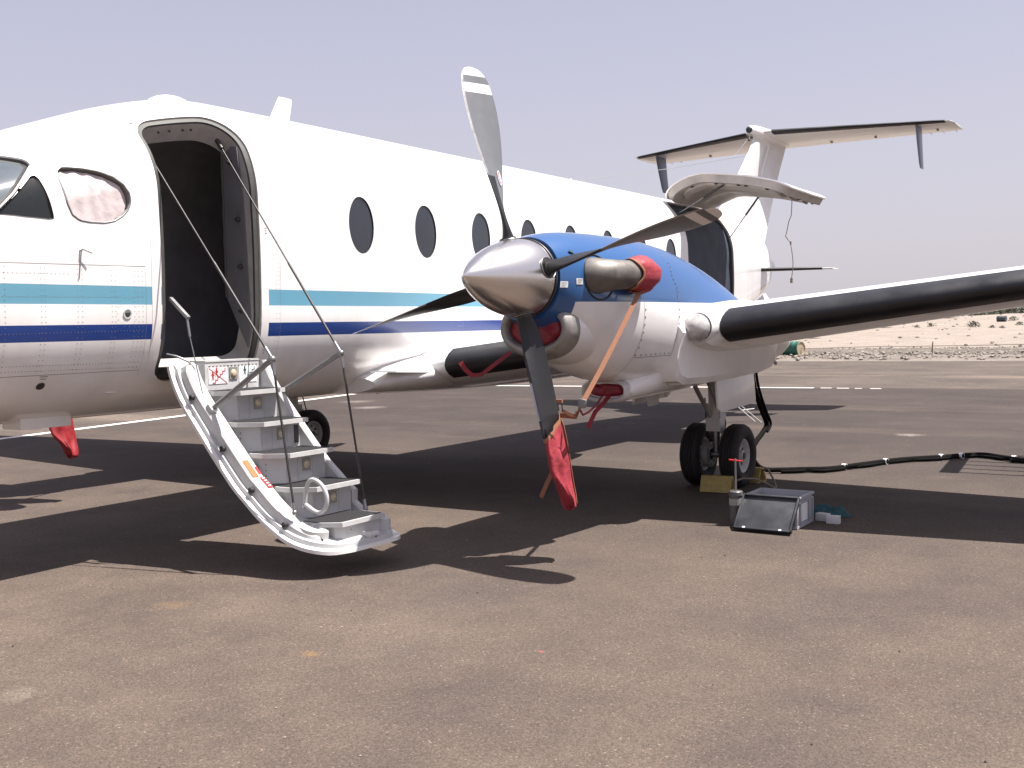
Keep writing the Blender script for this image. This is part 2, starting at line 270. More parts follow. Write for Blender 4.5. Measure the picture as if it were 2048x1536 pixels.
class G:
    """collects world-space geometry; .build links it as ONE mesh object"""
    def __init__(s): s.v = []; s.f = []; s.m = []; s.uv = None
    def add(s, verts, faces, mi=0):
        o = len(s.v); s.v += [Vector(a) for a in verts]; s.f += [tuple(i+o for i in f) for f in faces]; s.m += [mi]*len(faces); return s
    def box(s, a, b, mi=0, ax=None):
        """axis-aligned box between two (s,y,z) corners"""
        s0, y0, z0 = a; s1, y1, z1 = b
        vs = [V(x, y, z) for z in (z0, z1) for y in (y0, y1) for x in (s0, s1)]
        return s.add(vs, [(0, 1, 3, 2), (4, 6, 7, 5), (0, 4, 5, 1), (2, 3, 7, 6), (0, 2, 6, 4), (1, 5, 7, 3)], mi)
    def obox(s, c, ex, ey, ez, hx, hy, hz, mi=0):
        c = Vector(c); ex = Vector(ex).normalized()*hx; ey = Vector(ey).normalized()*hy; ez = Vector(ez).normalized()*hz
        vs = [c+ex*i+ey*j+ez*k for k in (-1, 1) for j in (-1, 1) for i in (-1, 1)]
        return s.add(vs, [(0, 1, 3, 2), (4, 6, 7, 5), (0, 4, 5, 1), (2, 3, 7, 6), (0, 2, 6, 4), (1, 5, 7, 3)], mi)
    def tube(s, pts, rad, n=10, mi=0, cap=True, flat=1.0):
        pts = [Vector(p) for p in pts]; rad = rad if isinstance(rad, (list, tuple)) else [rad]*len(pts)
        up = None; rings = []
        for i, p in enumerate(pts):
            t = (pts[min(i+1, len(pts)-1)] - pts[max(i-1, 0)]).normalized()
            if up is None: up = Vector((0, 0, 1)) if abs(t.z) < 0.9 else Vector((1, 0, 0))
            x = t.cross(up).normalized(); up = x.cross(t).normalized()
            rings.append([p + (x*math.cos(2*math.pi*k/n)*flat + up*math.sin(2*math.pi*k/n))*rad[i] for k in range(n)])
        return s.rings(rings, mi, closed=True, cap=cap)
    def rings(s, rings, mi=0, closed=True, cap=False):
        n = len(rings[0]); vs = [v for r in rings for v in r]; fs = []
        for i in range(len(rings)-1):
            for k in range(n if closed else n-1):
                a = i*n+k; b = i*n+(k+1) % n; fs.append((a, b, b+n, a+n))
        if cap: fs.append(tuple(range(n))[::-1]); fs.append(tuple((len(rings)-1)*n+k for k in range(n)))
        return s.add(vs, fs, mi)
    def prism(s, poly, d, mi=0, mi_top=None):
        """poly: list of vectors, extruded by vector d"""
        n = len(poly); d = Vector(d); vs = [Vector(p) for p in poly] + [Vector(p)+d for p in poly]
        s.add(vs, [tuple(range(n))[::-1]] + [(k, (k+1) % n, n+(k+1) % n, n+k) for k in range(n)], mi)
        o = len(s.v)-2*n; s.f.append(tuple(o+n+k for k in range(n))); s.m.append(mi if mi_top is None else mi_top); return s
    def lathe(s, c, axis, prof, n=32, mi=0, a0=0, a1=2*math.pi):
        """prof: (distance along axis, radius)"""
        c = Vector(c); ax = Vector(axis).normalized(); t = Vector((0, 0, 1)) if abs(ax.z) < 0.9 else Vector((1, 0, 0))
        x = ax.cross(t).normalized(); y = ax.cross(x).normalized()
        return s.rings([[c+ax*h+(x*math.cos(2*math.pi*k/n)+y*math.sin(2*math.pi*k/n))*max(r, 1e-4) for k in range(n)] for h, r in prof], mi)
    def ball(s, c, r, n=12, mi=0, sc=(1, 1, 1)):
        c = Vector(c); rings = []
        for i in range(n//2+1):
            a = math.pi*i/(n//2); rr = max(math.sin(a), 1e-3)
            rings.append([c+Vector((rr*math.cos(2*math.pi*k/n)*r*sc[0], rr*math.sin(2*math.pi*k/n)*r*sc[1], math.cos(a)*r*sc[2])) for k in range(n)])
        return s.rings(rings, mi)
    def build(s, name, mats, parent=None, ang=35, origin=None, bevel=0, recalc=True, uv=None, **props):
        me = bpy.data.meshes.new(name)
        if origin is None:
            xs = [v.x for v in s.v]; ys = [v.y for v in s.v]; zs = [v.z for v in s.v]
            origin = Vector(((min(xs)+max(xs))/2, (min(ys)+max(ys))/2, min(zs) if parent is None else (min(zs)+max(zs))/2))
        origin = Vector(origin)
        me.from_pydata([v-origin for v in s.v], [], s.f)
        if uv is not None:
            ul = me.uv_layers.new(name='UVMap')
            for lp in me.loops: ul.data[lp.index].uv = uv[lp.vertex_index]
        me.polygons.foreach_set('material_index', s.m)
        bm = bmesh.new(); bm.from_mesh(me)
        if recalc: bmesh.ops.recalc_face_normals(bm, faces=bm.faces)
        if bevel:
            ed = [e for e in bm.edges if len(e.link_faces) == 2 and e.calc_face_angle(0) > R(40)]
            bmesh.ops.bevel(bm, geom=ed, offset=bevel, segments=2, affect='EDGES', profile=0.6, clamp_overlap=True)
        for f in bm.faces: f.smooth = True
        for e in bm.edges:
            if len(e.link_faces) == 2 and e.calc_face_angle(0) > R(ang): e.smooth = False
        bm.to_mesh(me); bm.free()
        for k in (mats if isinstance(mats, (list, tuple)) else [mats]): me.materials.append(M[k])
        ob = bpy.data.objects.new(name, me); COL.objects.link(ob); place(ob, origin, parent)
        for k, v in props.items(): ob[k] = v
        return ob

def place(ob, origin, parent):
    ORG[ob.name] = Vector(origin)
    if parent is not None: ob.parent = parent; ob.location = Vector(origin) - ORG[parent.name]
    else: ob.location = Vector(origin)

def thing(name, label, cat, at, group=None):
    o = bpy.data.objects.new(name, None); COL.objects.link(o); o.empty_display_size = 0.2
    place(o, V(*at), None); o['label'] = label; o['category'] = cat
    if group: o['group'] = group
    return o

def part(name, parent, at):
    """an Empty that is a part and gathers sub-parts"""
    o = bpy.data.objects.new(name, None); COL.objects.link(o); o.empty_display_size = 0.1
    place(o, V(*at), parent); return o

def again(src, name, origin, parent, rot=None):
    """another object sharing src's mesh"""
    o = bpy.data.objects.new(name, src.data); COL.objects.link(o); place(o, origin, parent)
    if rot is not None: o.rotation_euler = rot
    return o

def tag(o, label, cat, group=None):
    o['label'] = label; o['category'] = cat
    if group: o['group'] = group
    return o

def interp(tab, x):
    """smooth interpolation of rows (x, a, b, ...)"""
    xs = [r[0] for r in tab]
    if x <= xs[0]: return list(tab[0][1:])
    if x >= xs[-1]: return list(tab[-1][1:])
    for i in range(len(xs)-1):
        if x <= xs[i+1]: break
    t = (x-xs[i])/(xs[i+1]-xs[i]); out = []
    for k in range(1, len(tab[0])):
        p0 = tab[max(i-1, 0)]; p1 = tab[i]; p2 = tab[i+1]; p3 = tab[min(i+2, len(tab)-1)]
        h = p2[0]-p1[0]
        m1 = (p2[k]-p0[k])/max(p2[0]-p0[0], 1e-6)*h; m2 = (p3[k]-p1[k])/max(p3[0]-p1[0], 1e-6)*h
        out.append((2*t**3-3*t**2+1)*p1[k]+(t**3-2*t**2+t)*m1+(-2*t**3+3*t**2)*p2[k]+(t**3-t**2)*m2)
    return out

# ================================================================== THE PLACE: ground and far desert
def sheet(name, poly, z, mk, **pr):
    g = G(); g.add([V(a, b, z) for a, b in poly], [tuple(range(len(poly)))]); o = g.build(name, mk, None, origin=V(poly[0][0], poly[0][1], z)); o['kind'] = 'structure'
    for k, v in pr.items(): o[k] = v
    return o
L1a, L1b, L2b = (-40.0, 0.85), (21.9, -10.95), (29.0, 66.0)
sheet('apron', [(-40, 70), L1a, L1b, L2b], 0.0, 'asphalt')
sheet('taxiway_shoulder', [(-40, 70), (-40, -90), (38.2, -90), (38.0, 70)], -0.012, 'shoulder')

def terrain_z(s, y):
    t = min(max((s-56)/75.0, 0), 1); t = t*t*(3-2*t)
    a = min(max((y+52)/40.0, 0), 1); a = 0.30 + 0.70*a*a*(3-2*a)
    b = 1.0 if y < 5 else 1.0
    n = mnoise.noise(Vector((s*0.03, y*0.05, 0)))*0.35 + mnoise.noise(Vector((s*0.12, y*0.15, 3)))*0.12
    return -0.06 + 1.62*t*a*b + n*min(max((s-54)/20, 0), 1)
def build_terrain():
    g = G(); ss = [-400, -100, 0, 30] + [36+i*2.0 for i in range(12)] + [60+i*4 for i in range(40)] + [225, 260, 320, 420, 600, 1000, 2500, 6000]
    ys = [-6000, -2000, -700, -300] + [-180+i*4 for i in range(80)] + [145, 200, 400, 1000, 3000, 6000]
    n = len(ys); vs = []
    for s_ in ss:
        for y in ys:
            z = terrain_z(s_, y)
            if s_ > 230: z = max(z - (s_-230)*0.004, -0.5) if s_ < 900 else -0.5
            vs.append(V(s_, y, z))
    g.add(vs, [(i*n+j, i*n+j+1, (i+1)*n+j+1, (i+1)*n+j) for i in range(len(ss)-1) for j in range(n-1)])
    o = g.build('desert', 'desert', None, ang=180, origin=V(40, 0, 0)); o['kind'] = 'structure'
build_terrain()

def strip(name, s0, s1, hump, mk, seed):
    g = G(); ys = [-60+i*0.5 for i in range(181)]; n = len(ys); rows = 15; vs = []
    for i in range(rows):
        t = i/(rows-1)
        for y in ys:
            e = mnoise.noise(Vector((y*0.5, seed, t*3)))
            sc = s0+(s1-s0)*t + (mnoise.noise(Vector((y*0.3, seed*2, 0)))*0.5 if i in (0, rows-1) else 0)
            z = -0.035 + hump*math.sin(math.pi*min(t*1.0, 1)) + 0.06*e*math.sin(math.pi*t)
            vs.append(V(sc, y, z))
    g.add(vs, [(i*n+j, i*n+j+1, (i+1)*n+j+1, (i+1)*n+j) for i in range(rows-1) for j in range(n-1)])
    o = g.build(name, mk, None, ang=180); o['kind'] = 'structure'
strip('rubble_verge', 37.7, 45.6, 0.06, 'rubble', 1.3)
strip('stony_bank', 45.0, 53.5, 0.14, 'rubble_dark', 5.1)

def stones():
    rnd = random.Random(3); g = G()
    def rock(c, r):
        vs = []
        for i in range(3):
            a = math.pi*(i+0.5)/3*0.9+0.1
            for k in range(5):
                q = 2*math.pi*(k+rnd.random()*0.6)/5; rr = r*(0.75+0.5*rnd.random())
                vs.append(c+Vector((math.sin(a)*math.cos(q)*rr, math.sin(a)*math.sin(q)*rr, math.cos(a)*rr*0.6)))
        fs = [(i*5+k, i*5+(k+1) % 5, (i+1)*5+(k+1) % 5, (i+1)*5+k) for i in range(2) for k in range(5)] + [(4, 3, 2, 1, 0)]
        g.add(vs, fs)
    for _ in range(5200):
        y = rnd.uniform(-34, 12); s_ = 38.2 + abs(rnd.gauss(0, 1))*0.5 + rnd.random()**0.8*14.5
        rock(V(s_, y, 0.02+0.05*rnd.random()), rnd.choice([0.025, 0.035, 0.05, 0.07, 0.10]))
    for _ in range(260):
        y = rnd.uniform(-40, 10); s_ = rnd.uniform(54, 120); rock(V(s_, y, terrain_z(s_, y)+0.02), rnd.uniform(0.04, 0.16))
    o = g.build('loose_stones', 'stone', None, ang=20); o['kind'] = 'stuff'; tag(o, 'pale loose stones scattered over the verge and bank beyond the apron', 'stones')
stones()

def grit():
    rnd = random.Random(8); g = G()
    for _ in range(900):
        s_ = 1.8+rnd.random()**1.3*11; y = rnd.uniform(-3, 7.5); r = rnd.choice([0.0022, 0.003, 0.004, 0.006]); c = V(s_, y, r*0.4); a = rnd.uniform(0, 6)
        ring = [c+Vector((math.cos(a+k*1.2566)*r*rnd.uniform(0.7, 1.3), math.sin(a+k*1.2566)*r*rnd.uniform(0.7, 1.3), 0)) for k in range(5)]
        g.add(ring+[c+Vector((0, 0, r*0.9)), c-Vector((0, 0, r*0.4))], [(k, (k+1) % 5, 5) for k in range(5)]+[((k+1) % 5, k, 6) for k in range(5)], 0 if rnd.random() < 0.55 else 1)
    o = g.build('loose_grit', ['stone', 'gritdark'], None, ang=20); o['kind'] = 'stuff'; tag(o, 'scattered pale and dark grit lying on the asphalt apron', 'grit')
M['gritdark'] = mat('dark_grit', (0.035, 0.03, 0.028), 0.9)
grit()

# painted white line along the apron edge (slightly wavering edges) and faint scuffs
def painted(name, pts, w, z=0.004):
    g = G(); vs = []; n = 0
    for i in range(len(pts)-1):
        a = Vector((pts[i][0], pts[i][1])); b = Vector((pts[i+1][0], pts[i+1][1])); k = max(2, int((b-a).length/0.4))
        for j in range(k + (1 if i == len(pts)-2 else 0)):
            p = a+(b-a)*j/k; t = (b-a).normalized(); q = Vector((-t.y, t.x)); ww = w*(0.5+0.06*mnoise.noise(Vector((p.x*2, p.y*2, 1))))
            vs += [V(p.x+q.x*ww, p.y+q.y*ww, z), V(p.x-q.x*ww, p.y-q.y*ww, z)]; n += 1
    g.add(vs, [(2*i, 2*i+1, 2*i+3, 2*i+2) for i in range(n-1)])
    o = g.build(name, 'line', None, ang=180, origin=vs[0]); o['kind'] = 'structure'; return o
painted('painted_line', [(-20, -2.98), (8.7, -8.45), (21.78, -10.93), (22.72, -0.9)], 0.19)
for y0_, y1_ in ((-0.75, -0.52), (-0.40, -0.15), (-0.02, 0.12), (0.30, 0.52)): painted('painted_line', [(22.73, y0_), (22.76, y1_)], 0.13)

# ================================================================== THE AIRPLANE
AP = thing('airplane', 'white twin turboprop airplane with blue stripes, open door and folded out stairs', 'airplane', (8.9, 0, 0))

# ---- fuselage surface: rows (s, half width, top z, bottom z, lower centre z, upper centre z)
FUS = [(-0.15, 0.02, 1.56, 1.50, 1.53, 1.54), (0.0, 0.13, 1.67, 1.39, 1.53, 1.56), (0.4, 0.31, 1.86, 1.22, 1.54, 1.60), (1.1, 0.50, 2.06, 1.07, 1.56, 1.68), (1.9, 0.63, 2.22, 0.985, 1.60, 1.80),
       (2.5, 0.69, 2.27, 0.955, 1.62, 1.93), (3.0, 0.722, 2.44, 0.945, 1.64, 2.05), (3.5, 0.742, 2.64, 0.935, 1.66, 2.17), (4.0, 0.750, 2.835, 0.93, 1.675, 2.28),
       (4.5, 0.752, 3.015, 0.93, 1.68, 2.355), (4.95, 0.752, 3.13, 0.93, 1.68, 2.395), (5.3, 0.752, 3.157, 0.93, 1.68, 2.40), (8.0, 0.752, 3.157, 0.93, 1.68, 2.40),
       (11.5, 0.752, 3.157, 0.93, 1.68, 2.40), (12.6, 0.752, 3.157, 0.95, 1.69, 2.40), (13.6, 0.745, 3.157, 1.03, 1.74, 2.405), (14.4, 0.70, 3.14, 1.18, 1.83, 2.40), (15.3, 0.57, 3.08, 1.42, 1.98, 2.42),
       (16.3, 0.37, 2.98, 1.72, 2.14, 2.42), (17.0, 0.20, 2.82, 1.97, 2.24, 2.42), (17.4, 0.09, 2.62, 2.16, 2.32, 2.40), (17.5, 0.02, 2.45, 2.32, 2.36, 2.40)]
def fus_pt(s, mq, side=1, d=0.0):
    """point on the skin; mq = metres up the side from the lower tangent (negative = belly), d = depth below the skin"""
    w, zt, zb, z1, z2 = interp(FUS, s)
    q = mq/1.178 if mq < 0 else (mq/0.72 if mq < 0.72 else 1+(mq-0.72)/1.178)
    if q < 0:
        th = q*math.pi/2; y = (w-d)*max(math.cos(th), 0)**0.86; z = z1-(z1-zb-d)*abs(math.sin(th))**0.86
    elif q < 1:
        z = z1+(z2-z1)*q; y = w-d+0.008*math.sin(math.pi*q)
    else:
        th = (q-1)*math.pi/2; y = (w-d)*math.cos(th); z = z2+(zt-z2-d)*math.sin(th)
    return V(s, y*side, z)
MMIN, MMAX = -1.178, 0.72+1.178
def rrect(s0, s1, m0, m1, r, n=10):
    """rounded rectangle in (s, m); r = radii at (s1,m0),(s1,m1),(s0,m1),(s0,m0)"""
    out = []
    for (cx, cy, a0, rr) in ((s1, m0, -90, r[0]), (s1, m1, 0, r[1]), (s0, m1, 90, r[2]), (s0, m0, 180, r[3])):
        ox = cx-rr if cx == s1 else cx+rr; oy = cy-rr if cy == m1 else cy+rr
        for k in range(n+1):
            a = R(a0+90*k/n); out.append((ox+rr*math.cos(a), oy+rr*math.sin(a)))
    return out
def inset(poly, d):
    n = len(poly); out = []
    for i in range(n):
        a = Vector(poly[i-1]); b = Vector(poly[(i+1) % n]); p = Vector(poly[i])
        t = b-a
        if t.length < 1e-6: out.append(tuple(p)); continue
        t.normalize(); out.append((p.x - t.y*d, p.y + t.x*d))
    return out
def densify(poly, step=0.02):
    out = []
    for i in range(len(poly)):
        a = Vector(poly[i]); b = Vector(poly[(i+1) % len(poly)]); k = max(1, int((b-a).length/step))
        out += [tuple(a+(b-a)*j/k) for j in range(k)]
    return out
DOOR = densify(rrect(4.375, 5.215, -0.53, 1.375, (0.17, 0.30, 0.17, 0.13)))
CARGO = densify(rrect(12.47, 14.07, -0.36, 1.49, (0.18, 0.52, 0.22, 0.15)))
WIN = [[(6.285+0.811*i+0.145*math.cos(a), 0.605+0.222*math.sin(a)) for a in [2*math.pi*k/40 for k in range(40)]] for i in range(8)]
SIDEW = [(3.712, 2.402), (3.725, 2.44), (3.763, 2.463), (3.86, 2.468), (3.98, 2.458), (4.07, 2.432), (4.134, 2.39), (4.168, 2.34), (4.176, 2.285), (4.15, 2.232), (4.106, 2.19), (4.05, 2.158), (3.981, 2.140), (3.88, 2.138), (3.81, 2.145), (3.765, 2.175), (3.738, 2.235), (3.722, 2.32)]
TRI = [(3.31, 2.142), (3.33, 2.165), (3.45, 2.275), (3.56, 2.385), (3.585, 2.395), (3.602, 2.378), (3.628, 2.27), (3.652, 2.16), (3.648, 2.142), (3.625, 2.134), (3.48, 2.138)]
def z_to_m(s, z):
    w, zt, zb, z1, z2 = interp(FUS, s)
    if z < z1: return -math.asin(min(1, (z1-z)/(z1-zb))**(1/0.86))/(math.pi/2)*1.178
    if z < z2: return (z-z1)/(z2-z1)*0.72
    return 0.72+math.asin(min(1, (z-z2)/(zt-z2)))/(math.pi/2)*1.178
def ccw(p):
    a = sum(p[i][0]*p[(i+1) % len(p)][1]-p[(i+1) % len(p)][0]*p[i][1] for i in range(len(p)))
    return p if a > 0 else p[::-1]
SIDEWm = densify(ccw([(s_, z_to_m(s_, z)) for s_, z in SIDEW]), 0.012)
TRIm = densify(ccw([(s_, z_to_m(s_, z)) for s_, z in TRI]), 0.012)
WSH = densify(ccw([(s_, z_to_m(s_, z)) for s_, z in [(2.62, 1.98), (3.30, 2.16), (3.42, 2.27), (3.585, 2.450), (3.575, 2.478), (3.42, 2.498), (3.05, 2.30), (2.75, 2.12)]]), 0.015)

HOLES = [DOOR, CARGO, SIDEWm, TRIm, WSH] + WIN
def inside(poly, P):
    x, y = P[:, 0], P[:, 1]; c = np.zeros(len(P), bool); n = len(poly)
    for i in range(n):
        x1, y1 = poly[i]; x2, y2 = poly[(i+1) % n]
        cond = ((y1 > y) != (y2 > y)) & (x < (x2-x1)*(y-y1)/((y2-y1) if y2 != y1 else 1e-12)+x1)
        c ^= cond
    return c
def skin(name, s_list, m_list, holes, mk, parent, d=0.0, both=True, ang=60):
    """grid on the fuselage surface with the openings cut and their rims snapped to the outlines"""
    ns, nm = len(s_list), len(m_list)
    P = np.array([(a, b) for a in s_list for b in m_list], float)
    quads = [(i*nm+j, (i+1)*nm+j, (i+1)*nm+j+1, i*nm+j+1) for i in range(ns-1) for j in range(nm-1)]
    Q = np.array(quads); C = P[Q].mean(axis=1); dead = np.zeros(len(Q), bool)
    for h in holes: dead |= inside(h, C)
    kept = Q[~dead]; killed = set(Q[dead].ravel().tolist()); kv = set(kept.ravel().tolist()); rim = killed & kv
    H = [np.array(densify(h, 0.004)) for h in holes]; HA = np.concatenate(H) if H else None
    for i in rim:
        dd = ((HA-P[i])**2).sum(1); P[i] = HA[dd.argmin()]
    g = G(); idx = {}; vs = []
    for i in sorted(kv): idx[i] = len(vs); vs.append(fus_pt(P[i][0], P[i][1], 1, d))
    g.add(vs, [tuple(idx[k] for k in q) for q in kept.tolist()])
    if both:
        sl = [x for k, x in enumerate(s_list) if k % 4 == 0 or k == ns-1]; ml = [MMIN+(MMAX-MMIN)*k/40 for k in range(41)]
        n2 = len(ml); g.add([fus_pt(a, b, -1, d) for a in sl for b in ml], [(i*n2+j, (i+1)*n2+j, (i+1)*n2+j+1, i*n2+j+1) for i in range(len(sl)-1) for j in range(n2-1)])
    o = g.build(name, mk, parent, ang=ang, recalc=True); return o

s_grid = [-0.15, -0.1, 0.0, 0.1, 0.25, 0.4, 0.6, 0.8, 1.0, 1.25, 1.5, 1.75, 2.0, 2.2, 2.4, 2.55]
x = 2.6
while x < 5.35: s_grid.append(x); x += 0.022
while x < 12.35: s_grid.append(x); x += 0.0325
while x < 14.2: s_grid.append(x); x += 0.03
while x < 17.45: s_grid.append(x); x += 0.1
s_grid += [17.46, 17.49]
m_grid = [MMIN+i*0.05 for i in range(14)] + [-0.50+i*0.0245 for i in range(86)]
m_grid = [v for v in m_grid if v < 1.6] + [1.62+i*0.0465 for i in range(6)] + [MMAX]
m_grid = sorted(set(round(v, 5) for v in m_grid if v <= MMAX))
FU = skin('fuselage', s_grid, m_grid, HOLES, 'fus', AP)

# cabin liner inside the skin (dark), with door and cargo openings
lin_s = [4.12+i*0.03 for i in range(44)] + [5.45+i*0.3 for i in range(23)] + [12.30+i*0.035 for i in range(58)]
LINER = skin('cabin_liner', lin_s, [MMIN+0.02+i*0.045 for i in range(67)], [DOOR, CARGO], 'liner', FU, d=0.10)
for s_ in (4.13, 14.3):
    g = G(); ring = [fus_pt(s_, MMIN+(MMAX-MMIN)*k/24, 1, 0.10) for k in range(25)] + [fus_pt(s_, MMAX-(MMAX-MMIN)*k/24, -1, 0.10) for k in range(1, 24)]
    g.add(ring, [tuple(range(len(ring)))]); g.build('bulkhead', 'liner', FU)
g = G(); g.box((4.14, -0.60, 1.20), (14.2, 0.56, 1.25)); g.build('cabin_floor', 'lid', FU)
# door surround: recess step, rim band and deep jamb, following the curved side
def surround(poly, depth, rim, name, inner_mk, widen=0.0):
    n = len(poly); i1 = inset(poly, rim); g = G(); step = inset(poly, 0.004)
    r0 = [fus_pt(a, b, 1, 0.0) for a, b in poly]; r1 = [fus_pt(a, b, 1, 0.014) for a, b in step]; r2_ = [fus_pt(a, b, 1, 0.018) for a, b in i1]
    g.rings([r0, r1], 1); g.rings([r1, r2_], 0)
    o = g.build(name, ['seal', 'jamb'], FU, ang=30)
    g = G(); i2 = inset(poly, rim+0.006)
    r3 = [fus_pt(a, b, 1, 0.03) for a, b in i2]; r4 = [fus_pt(a, b, 1, depth) for a, b in i2]
    g.rings([r2_, r3], 1); g.rings([r3, r4], 0)
    g.build('door_jamb' if 'cargo' not in name else 'cargo_jamb', [inner_mk, 'rubber'], FU, ang=30)
surround(DOOR, 0.17, 0.040, 'door_rim', 'jamb')
surround(CARGO, 0.06, 0.012, 'cargo_rim', 'cargo')
# cargo hold: dark quilted liner just inside the opening
g = G(); pl = []
ss = [12.5+i*0.1 for i in range(17)]; ms = [-0.40+i*0.1 for i in range(20)]
for a in ss:
    for b in ms: pl.append(fus_pt(a, b, 1, 0.055+0.02*mnoise.noise(Vector((a*3, b*3, 0)))))
g.add(pl, [(i*20+j, (i+1)*20+j, (i+1)*20+j+1, i*20+j+1) for i in range(16) for j in range(19)])
g.build('cargo_curtain', 'cargo', FU, ang=180)
zj = fus_pt(4.8, -0.48).z+0.004
g = G(); g.box((4.43, 0.43, zj-0.004), (5.13, 0.745, zj+0.052)); g.build('sill_mat', 'rubber', FU, bevel=0.003)
# aft closet wall inside the passenger door and a few cabin shapes
g = G(); g.prism([V(5.155, 0.47, 1.72), V(5.155, 0.47, 2.80), V(5.155, 0.62, 2.76), V(5.155, 0.665, 2.4), V(5.155, 0.70, 1.5), V(5.155, 0.665, 1.36)], V(0.03, 0, 0))
g.build('closet_wall', 'panel', FU)
g = G(); g.tube([V(5.148, 0.475, 1.72), V(5.148, 0.475, 2.78)], 0.008, 8); g.build('closet_edge', 'seal', FU)
g = G(); g.box((4.55, -0.62, 1.3), (5.05, -0.25, 1.72)); g.box((4.95, -0.62, 1.6), (5.07, -0.25, 2.15)); g.build('jump_seat', 'panel', FU, bevel=0.05)
g = G(); g.ball(V(4.72, 0.05, 1.62), 0.13, 14, sc=(1, 1.3, 0.8)); g.build('headrest', 'lid', FU)
g = G(); g.box((4.16, -0.58, 1.3), (4.2, -0.2, 2.6)); g.box((4.16, 0.2, 1.3), (4.2, 0.56, 2.45)); g.build('cockpit_divider', 'panel', FU)

# jamb latches on the aft side
for zz, yy in ((2.66, 0.60), (2.26, 0.665), (1.93, 0.675), (1.62, 0.672)):
    g = G(); g.lathe(V(5.154, yy-0.045, zz), (1, 0, 0), [(-0.005, 0.018), (0.012, 0.018), (0.016, 0.012), (0.030, 0.010), (0.032, 0)], 12); g.build('door_latch', 'darkmetal', FU)
for k in range(4):
    a = fus_pt(4.62+0.09*k+(0.02 if k == 2 else 0), 1.318, 1, 0.075); g = G(); g.ball(a, 0.008, 8); g.build('jamb_bolt', 'darkmetal', FU)

# cabin windows: recessed tinted panes, each its own part
for i, w in enumerate(WIN):
    wi = inset(w, 0.002); g = G()
    r0 = [fus_pt(a, b, 1, 0.0) for a, b in w]; r1 = [fus_pt(a, b, 1, 0.010) for a, b in wi]; c = fus_pt(6.285+0.811*i, 0.605, 1, 0.008)
    g.rings([r0, r1], 1); g.add(r1+[c], [(k, (k+1) % len(r1), len(r1)) for k in range(len(r1))], 0)
    g.build('cabin_window', ['glass', 'rubber'], AP, ang=60)
def pane(poly, name, mk, dep=0.014, rimw=0.012, rim_mk='rubber'):
    n = len(poly); cx = sum(p[0] for p in poly)/n; cy = sum(p[1] for p in poly)/n; g = G(); rings = []
    for t in (1.0, 0.75, 0.5, 0.25): rings.append([fus_pt(cx+(a-cx)*t, cy+(b-cy)*t, 1, dep) for a, b in inset(poly, rimw)])
    g.rings(rings, 0); g.add(rings[-1], [tuple(range(n))], 0)
    r0 = [fus_pt(a, b, 1, 0.0) for a, b in poly]; r1 = [fus_pt(a, b, 1, dep*0.6) for a, b in inset(poly, rimw*0.4)]
    g.rings([r0, r1], 1); g.rings([r1, rings[0]], 1)
    return g.build(name, [mk, rim_mk], AP, ang=40)
pane(TRIm, 'cockpit_window', 'darkglass')
pane(WSH, 'windshield', 'wsglass', rimw=0.022, rim_mk='seal')
pane(SIDEWm, 'cockpit_window', 'wsglass', dep=0.045, rimw=0.008, rim_mk='jamb')
# raised frame round the windshield corner
g = G(); g.tube([fus_pt(a, b, 1, -0.004) for a, b in inset(WSH, -0.006)[::2]]+[fus_pt(*WSH[0], 1, -0.004)], 0.009, 6); g.build('windshield_frame', 'greymetal', AP)
g = G(); sw = inset(SIDEWm, 0.004)[::2]; g.tube([fus_pt(a, b, 1, 0.002) for a, b in sw]+[fus_pt(*sw[0], 1, 0.002)], 0.007, 6); g.build('window_trim', 'greymetal', AP, ang=60)
# crumpled silver sun shade pressed against the side window (a thing of its own)
g = G(); n = 44; rings = []; cx, cy = 3.95, sum(p[1] for p in SIDEWm)/len(SIDEWm)
cyy = cy-0.012
for t in [1.0, 0.93, 0.82, 0.7, 0.58, 0.46, 0.34, 0.22, 0.1]:
    ring = []
    for a, b in SIDEWm[::2]:
        wob = 0.95+0.04*mnoise.noise(Vector((a*30, b*30, 0)))*t
        pa, pb = cx-0.008+(a-cx)*t*wob, cyy+(b-cy)*t*wob
        fold = 0.0035*math.sin(pa*75+pb*6)+0.005*mnoise.noise(Vector((pa*12, pb*7, 2)))
        ring.append(fus_pt(pa, pb, 1, 0.024+fold))
    rings.append(ring)
g.rings(rings); g.add(rings[-1], [tuple(range(len(rings[-1])))])
tag(g.build('sun_shade', 'quilt', None, ang=70), 'crumpled silvery quilted sun shade filling the rounded cockpit side window', 'sun shade')

# ---- seams and rivets
def disc_on(g, p, nrm, r, n=6, h=0.0015):
    nrm = nrm.normalized(); t = Vector((0, 0, 1)) if abs(nrm.z) < 0.9 else Vector((1, 0, 0)); x = nrm.cross(t).normalized(); y = nrm.cross(x)
    ring = [p+(x*math.cos(2*math.pi*k/n)+y*math.sin(2*math.pi*k/n))*r for k in range(n)]
    g.add(ring+[p+nrm*h], [(k, (k+1) % n, n) for k in range(n)])
def fus_n(s, mq):
    a = fus_pt(s, mq); return (fus_pt(s, mq, 1, -0.01)-a).normalized()
g = G()
def rivrow(s0, m0, s1, m1, step=0.026, r=0.0032):
    L_ = math.hypot(s1-s0, m1-m0); k = max(1, int(L_/step))
    for i in range(k+1):
        a = s0+(s1-s0)*i/k; b = m0+(m1-m0)*i/k; disc_on(g, fus_pt(a, b, 1, -0.0004), fus_n(a, b), r)
def rivz(s0, z0, s1, z1, step=0.026, r=0.0032):
    k = max(1, int(math.hypot(s1-s0, z1-z0)/step))
    for i in range(k+1):
        a = s0+(s1-s0)*i/k; b = z_to_m(a, z0+(z1-z0)*i/k); disc_on(g, fus_pt(a, b, 1, -0.0004), fus_n(a, b), r)
